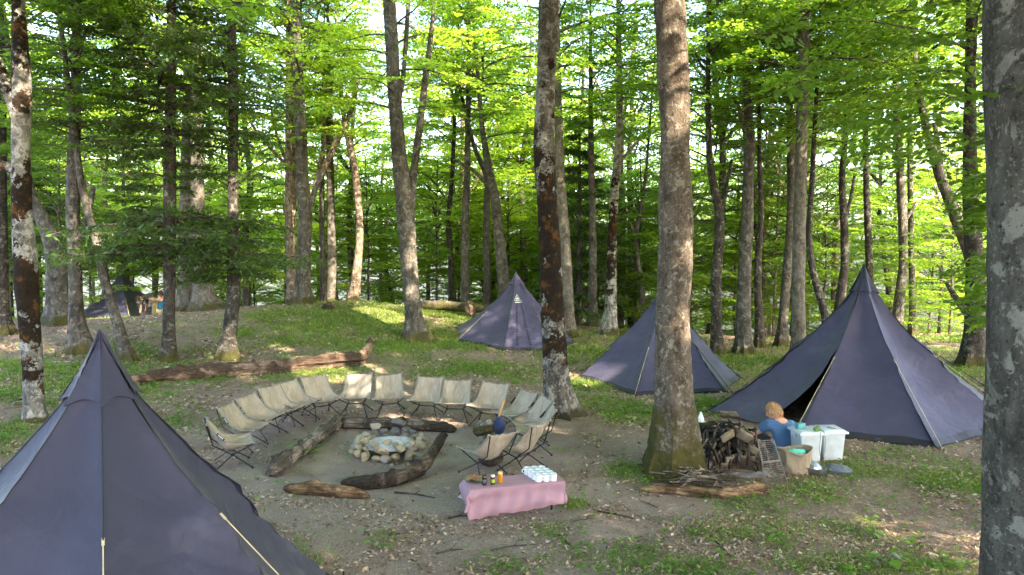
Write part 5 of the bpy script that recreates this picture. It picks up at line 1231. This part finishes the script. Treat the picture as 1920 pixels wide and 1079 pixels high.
def head_np(center, rz, tilt, parent, hairm, size=1.0):
    """head with face towards local +Y, as one mesh; hair cap as its own mesh"""
    Rm = rotm(tilt, 0, rz)
    b = bmesh.new(); bmesh.ops.create_uvsphere(b, u_segments=32, v_segments=24, radius=1)
    for v in b.verts:
        x, y, z = v.co; q = Vector((x * .076, y * .096, z * .118))
        if z < 0: q.x *= 1 - .28 * (-z) ** 1.3; q.y *= 1 - .10 * (-z) - (.12 if y < 0 else 0) * (-z)
        if y > .55 and abs(x) < .28: q.y += .022 * max(0, 1 - abs(x) / .24) * math.exp(-((z + .12) / .16) ** 2)
        for s in (-1, 1): q.y -= .010 * math.exp(-(((x - s * .36) / .16) ** 2 + ((z - .04) / .12) ** 2)) * (y > .3)
        q.y += .006 * math.exp(-((x / .3) ** 2 + ((z + .5) / .08) ** 2)) * (y > .3); q.y += .010 * math.exp(-((x / .3) ** 2 + ((z + .85) / .15) ** 2)) * (y > 0)
        v.co = Rm @ (q * size) + Vector(center)
    vs = [v.co.copy() for v in b.verts]; fs = [tuple(v.index for v in f.verts) for f in b.faces]; b.free()
    mb = MB(); mb.add(vs, fs)
    for s in (-1, 1): mb.blob(Rm @ Vector((s * .077 * size, -.004, -.005)) + Vector(center), (.011 * size, .02 * size, .032 * size), .15, 2, 2, 3, Rm)
    hd = mb.build('head', SKIN, parent)
    mb = MB(); b = bmesh.new(); bmesh.ops.create_icosphere(b, subdivisions=5, radius=1)
    keep = {}
    vs = []; fs = []
    for v in b.verts:
        x, y, z = v.co; lim = -.5 + 1.0 * max(0, y) ** .7 if y > -.1 else -.5 - .35 * (-y)
        n_ = mn.noise(Vector((x * 5, y * 5, z * 2.5))) * .10 + mn.noise(Vector((x * 16, y * 16, z * 4))) * .05
        q = Vector((x * .088, y * .108, z * .128)) * (1.03 + n_)
        if z < -.2: q.x *= .92
        if z > lim: keep[v.index] = len(vs); vs.append(Rm @ (q * size + Vector((0, -.006, .006)) * size) + Vector(center))
    for f in b.faces:
        ids = [v.index for v in f.verts]
        if all(i in keep for i in ids): fs.append(tuple(keep[i] for i in ids))
    b.free(); mb.add(vs, fs); rh = random.Random(3)
    for k in range(650):
        i = rh.randrange(len(vs)); p0 = Vector(vs[i]); n_ = (p0 - Vector(center)).normalized(); sw = (Rm @ Vector((0, -.5, -.8)) + Vector((rh.gauss(0, .35), rh.gauss(0, .35), rh.gauss(0, .3)))).normalized()
        sw = (sw - n_ * sw.dot(n_) * .85).normalized(); a_ = n_.cross(sw).normalized() * .0028 * size; l_ = rh.uniform(.02, .05) * size
        q0, q1, q2 = p0 - n_ * .002, p0 + n_ * .009 + sw * l_ * .5, p0 + n_ * .010 + sw * l_
        mb.add([q0 - a_, q0 + a_, q1 + a_, q1 - a_, q2], [(0, 1, 2, 3), (3, 2, 4)])
    mb.build('hair', hairm, parent)
HAIR = simple('ginger_blond_hair', (.44, .25, .12), .55, .5, 40, .9)
def hand(parent, wrist, dirv, up, m=None):
    """palm with five curled fingers of different lengths, one mesh rooted at the wrist"""
    d = Vector(dirv).normalized(); u = Vector(up).normalized(); s = d.cross(u).normalized(); w_ = Vector(wrist); J = [w_, w_ + d * .045, w_ + d * .075]; E = [(0, 1), (1, 2)]; Rr = [.024, (.036, .018), (.036, .016)]
    for k, L in enumerate([.066, .075, .070, .055]):
        o = w_ + d * .085 + s * (-.027 + k * .018); i0 = len(J); J += [o, o + d * L * .45 - u * .006, o + d * L * .72 - u * L * .3, o + d * L * .78 - u * L * .6]; E += [(2, i0), (i0, i0 + 1), (i0 + 1, i0 + 2), (i0 + 2, i0 + 3)]; Rr += [.010, .0095, .0085, .007]
    i0 = len(J); o = w_ + d * .035 - s * .035; J += [o, o + d * .03 - s * .02 - u * .01, o + d * .058 - s * .022 - u * .022]; E += [(1, i0), (i0, i0 + 1), (i0 + 1, i0 + 2)]; Rr += [.014, .011, .009]
    return J, E, Rr
# seated man: kneels with his back to the camera, leaning forward to the left
pg = G(1470, 856); pg = np.array([P(1466, 800, 10.35)[0], 10.35, 0]); pg[2] = gz1(pg[0], pg[1])
pg[2] -= .06
man = thing('person', 'ginger-haired man in a blue t-shirt sitting with his back to the camera by the bins', 'person', pg, 0)
# local frame: x right in the picture, y away from the camera
J = [(.08, .0, .16), (.06, .02, .30), (.03, .05, .44), (.0, .08, .53), (-.02, .10, .56), (-.035, .12, .60),
     (-.14, .09, .47), (-.25, .18, .35), (-.36, .26, .27), (.17, .08, .45), (.24, .20, .34), (.14, .36, .28),
     (-.06, .1, .13), (-.26, .40, .28), (-.24, .58, .06), (.20, .1, .13), (.22, .46, .27), (.20, .60, .05), (-.25, .70, .03), (.20, .72, .03)]
E = [(0, 1), (1, 2), (2, 3), (3, 4), (4, 5), (3, 6), (6, 7), (7, 8), (3, 9), (9, 10), (10, 11), (0, 12), (12, 13), (13, 14), (0, 15), (15, 16), (16, 17), (14, 18), (17, 19)]
Rr = [.10, .09, .09, .07, .052, .05, .055, .042, .030, .06, .042, .030, .085, .062, .042, .085, .062, .042, .036, .036]
for wi, dv, up in ((8, (-.9, .5, -.1), (0, .1, 1)), (11, (-.7, .7, 0), (0, 0, 1))):
    a, e, r_ = hand(None, J[wi], dv, up); o_ = len(J); J += [tuple(x) for x in a[1:]]; E += [((wi if i == 0 else o_ + i - 1), (wi if j == 0 else o_ + j - 1)) for i, j in e]; Rr += r_[1:]
skinmesh('body', J, E, Rr, SKIN, man)
TS = fabric('blue_tshirt', (.055, .12, .24), .9, .6)
sh = MB()
RG = [(.085, .0, .035, .01, .01), (.085, .0, .04, .195, .15), (.085, .0, .12, .195, .15), (.08, .01, .20, .185, .14), (.065, .02, .29, .18, .13), (.05, .04, .37, .19, .125), (.025, .06, .44, .20, .12), (.005, .075, .495, .185, .11), (-.005, .085, .53, .13, .09), (-.01, .09, .555, .075, .07), (-.012, .095, .57, .066, .062), (-.012, .095, .572, .005, .005)]
sh.grid([[(x + rx * math.cos(a) * (1 + .02 * math.sin(5 * a + z * 20)), y + ry * math.sin(a) * (1 + .03 * math.sin(4 * a + z * 30)), z) for a in np.linspace(0, 2 * math.pi, 41)] for x, y, z, rx, ry in RG])
sh.tube([(-.08, .085, .475), (-.15, .10, .465), (-.20, .14, .42), (-.235, .17, .37)], [.085, .088, .078, .07], 16); sh.tube([(.11, .08, .465), (.165, .09, .45), (.20, .13, .40), (.235, .18, .355)], [.085, .086, .078, .07], 16)
so_ = sh.build('t_shirt', TS, man)
md_ = so_.modifiers.new('r', 'REMESH'); md_.mode = 'VOXEL'; md_.voxel_size = .013; md2 = so_.modifiers.new('s', 'SMOOTH'); md2.iterations = 6
me_ = bpy.data.meshes.new_from_object(so_.evaluated_get(bpy.context.evaluated_depsgraph_get())); so_.modifiers.clear(); so_.data = me_; me_.materials.clear(); me_.materials.append(TS); me_.polygons.foreach_set('use_smooth', [True] * len(me_.polygons))
skinmesh('trousers', [(.07, .0, .10), (.07, .03, .17), (-.06, .1, .13), (-.26, .40, .28), (-.24, .56, .10), (.20, .1, .13), (.22, .46, .27), (.20, .58, .10)], [(0, 1), (0, 2), (2, 3), (3, 4), (0, 5), (5, 6), (6, 7)], [.13, .12, .10, .078, .058, .10, .078, .058], simple('dark_trousers', (.03, .035, .045), .9), man)
head_np((-.075, .15, .635), R_(52), R_(-22), man, HAIR, 1.05)
# far people
def far_person(px, py, d, label, J, E, Rr, shirtm, legm, hairm, head, rz=0, shirt=None, legs=None):
    p = P(px, py, d); z = gz1(p[0], p[1]) ; root = thing('person', label, 'person', (p[0], p[1], z), rz)
    skinmesh('body', J, E, Rr, SKIN, root, 1); skinmesh('shirt', *shirt, shirtm, root, 1); skinmesh('trousers', *legs, legm, root, 1); head_np(head, 1.2, -.3, root, hairm); return root
olive = simple('olive_shirt', (.055, .06, .035), .9); khaki = simple('khaki_trousers', (.28, .24, .13), .9); dk = simple('dark_brown_hair', (.03, .018, .012), .7)
Jb = [(.25, 0, .95), (.05, 0, 1.12), (-.2, 0, 1.1), (-.32, 0, 1.02), (-.2, .2, .98), (-.25, .22, .7), (-.3, .2, .45), (-.2, -.2, .98), (-.25, -.22, .7), (-.3, -.2, .45), (.27, .1, .85), (.18, .12, .45), (.25, .12, .05), (.27, -.1, .85), (.18, -.12, .45), (.25, -.12, .05)]
Eb = [(0, 1), (1, 2), (2, 3), (2, 4), (4, 5), (5, 6), (2, 7), (7, 8), (8, 9), (0, 10), (10, 11), (11, 12), (0, 13), (13, 14), (14, 15)]
bp = far_person(281, 560, 28.5, 'person in an olive shirt and khaki trousers bending over right of the farthest tent', Jb, Eb, [.13, .14, .12, .06, .06, .045, .035, .06, .045, .035, .09, .06, .045, .09, .06, .045], olive, khaki, dk, (-.42, 0, .98),
    shirt=([(.22, 0, .98), (.05, 0, 1.13), (-.2, 0, 1.1), (-.2, .2, .98), (-.25, .22, .75), (-.2, -.2, .98), (-.25, -.22, .75)], [(0, 1), (1, 2), (2, 3), (3, 4), (2, 5), (5, 6)], [.16, .17, .15, .08, .06, .08, .06]),
    legs=([(.25, 0, .93), (.27, .1, .85), (.18, .12, .45), (.25, .12, .1), (.27, -.1, .85), (.18, -.12, .45), (.25, -.12, .1)], [(0, 1), (1, 2), (2, 3), (0, 4), (4, 5), (5, 6)], [.16, .12, .08, .065, .12, .08, .065]))
bp.location.z = P(292, 588, 28.5)[2] - .42
Jc = [(0, 0, .45), (0, 0, .7), (0, 0, .92), (0, 0, 1.02), (.17, .02, .88), (.2, .1, .65), (.1, .2, .5), (-.17, .02, .88), (-.2, .1, .65), (-.1, .2, .5), (.1, 0, .42), (.14, .3, .4), (.14, .3, .05), (-.1, 0, .42), (-.14, .3, .4), (-.14, .3, .05)]
bp = far_person(301, 560, 28.5, 'dark-haired child in a bright blue shirt crouching beside the bending person', Jc, Eb, [.12, .11, .10, .05, .05, .04, .03, .05, .04, .03, .08, .06, .04, .08, .06, .04], simple('bright_blue_shirt', (.02, .13, .24), .9), khaki, simple('auburn_hair', (.12, .04, .02), .7), (0, .02, 1.12),
    shirt=([(0, 0, .45), (0, 0, .7), (0, 0, .9), (.17, .02, .87), (.19, .08, .7), (-.17, .02, .87), (-.19, .08, .7)], [(0, 1), (1, 2), (2, 3), (3, 4), (2, 5), (5, 6)], [.15, .15, .12, .07, .055, .07, .055]),
    legs=([(0, 0, .42), (.1, 0, .42), (.14, .3, .4), (.14, .3, .1), (-.1, 0, .42), (-.14, .3, .4), (-.14, .3, .1)], [(0, 1), (1, 2), (2, 3), (0, 4), (4, 5), (5, 6)], [.13, .09, .075, .06, .09, .075, .06]))
bp.location.z = P(313, 588, 28.5)[2] - .36

# ------------------------------------------------------------------ near beech sprays hanging from the right-edge trunk and foreground plants
def leaf6(V4):
    """turn diamond leaves (n,4,3) into six-sided ovate leaves"""
    b, l, t_, r_ = V4[:, 0], V4[:, 1], V4[:, 2], V4[:, 3]; m_ = (b + t_) / 2; out = np.stack([b, b * .68 + t_ * .32 + (l - m_) * .92, b * .32 + t_ * .68 + (l - m_) * .72, t_, b * .32 + t_ * .68 + (r_ - m_) * .72, b * .68 + t_ * .32 + (r_ - m_) * .92], 1)
    return out
sprays = []; lm = MB(); rs = np.random.default_rng(31); NF = [fan(600 + i, .085) for i in range(5)]
specs = []
for k in range(105):
    py = rs.uniform(-60, 620); reach = 360 * math.exp(-((py - 40) / 260) ** 2) + 90; px = 1850 - rs.uniform(0, 1) ** 1.3 * reach; px = px if py < 330 else max(px, 1795 + rs.uniform(0, 40)); specs.append((px, py, rs.uniform(4.6, 7.0) if py < 330 else rs.uniform(6, 8)))
for (px, py, d) in specs:
    o = P(px + 60, py - 15, d); sprays.append(fan_leaves(int(rs.integers(0, 5)), o - np.array(AF), math.pi + rs.normal(0, .55), R_(rs.normal(-6, 10)), rs.normal(0, .3), rs.uniform(.5, .9) * (1 if py < 330 else .6), .065, rs, NF, .66))
    if rs.random() < .22:
        a = P(1930, py - rs.uniform(20, 120), 4.6) - np.array(AF); e_ = o - np.array(AF); pp = [a * (1 - t_) + e_ * t_ + np.array([rs.normal(0, .03), 0, .25 * math.sin(math.pi * t_) + rs.normal(0, .025)]) for t_ in np.linspace(0, 1, 9)]; lm.tube(pp, list(np.linspace(.011, .003, 9)), 5, cap=False)
for k in range(6):
    px, py, d = 1060 + rs.uniform(0, 90), rs.uniform(-60, 5), 6; o = P(px, py, d)
    sprays.append(fan_leaves(k, o - np.array(AF), rs.uniform(0, 6.28), -.1, rs.normal(0, .3), .6, .065, rs, NF, .66))
V6 = leaf6(np.concatenate(sprays)); n = len(V6); me = bpy.data.meshes.new('near_foliage')
V6 = V6 + 0
me.vertices.add(n * 6); me.vertices.foreach_set('co', V6.astype(np.float32).ravel()); me.loops.add(n * 6); me.loops.foreach_set('vertex_index', np.arange(n * 6, dtype=np.int32)); me.polygons.add(n); me.polygons.foreach_set('loop_start', np.arange(n, dtype=np.int32) * 6); me.update(calc_edges=True); me.materials.append(M['leafd'])
o = obj('low_foliage', me, AR); AZ = np.array([0, 0, AFZ - AF[2]]); o.location = (0, 0, AF[2] - AFZ); lo = lm.build('low_branches', M['wood_limb'], AR); lo.location = (0, 0, AF[2] - AFZ)
# broad-leaved plants at lower right
def plant(px, py, n_, size, hgt, lab, seed):
    g_ = G(px, py); rs = np.random.default_rng(seed); root = thing('broadleaf_seedling', lab, 'plant', g_, 0, 'broad-leaved seedlings at the lower right'); b = MB(); st2 = MB()
    for k in range(n_):
        a = k * 2.4 + rs.normal(0, .3); rad = rs.uniform(.02, .09) * hgt / .12; z = hgt * rs.uniform(.5, 1); c_ = np.array([rad * math.cos(a), rad * math.sin(a), z]); u = np.array([math.cos(a), math.sin(a), rs.normal(-.1, .25)]); u /= np.linalg.norm(u); v = np.cross([rs.normal(0, .25), rs.normal(0, .25), 1], u); v /= np.linalg.norm(v); w_ = np.cross(u, v); s = size * rs.uniform(.6, 1.1); g2 = []
        for i in range(7):
            t_ = i / 6; wd = .62 * s * math.sin(math.pi * min(1, t_ * .93 + .06)) ** .7; g2.append([c_ + u * s * t_ * 1.25 + v * wd * q + w_ * (abs(q) * .18 * wd - .2 * s * t_ ** 2) for q in (-1, -.5, 0, .5, 1)])
        b.grid(g2); st2.tube([(0, 0, 0), tuple(c_)], .002, 4)
    b.build('leaves', M['forb'], root); st2.build('stem', M['forb'], root)
plant(1668, 1062, 6, .085, .15, 'broad heart-leaved seedling at the bottom edge left of the nearest trunk', 1)
plant(1640, 1010, 8, .05, .10, 'small leafy seedling above the heart-leaved one', 2); plant(1700, 1020, 8, .05, .08, 'leafy seedling right of the heart-leaved one', 3)
plant(1625, 992, 5, .05, .14, 'seedling with two upright pale leaves at lower right', 4); plant(1350, 1040, 4, .04, .04, 'single flat leaf plant at bottom centre right', 5); plant(1456, 1022, 6, .04, .10, 'small upright seedling at lower right centre', 6)
plant(1795, 1065, 7, .045, .07, 'low seedling beside the foot of the nearest trunk', 7); plant(1580, 1068, 7, .045, .07, 'low spreading seedling at the bottom edge left of the heart-leaved one', 8); plant(1120, 1066, 6, .03, .05, 'tiny seedling at the bottom centre', 9); plant(1215, 905, 12, .045, .09, 'weedy tuft at the left root of the mossy-footed trunk', 10)
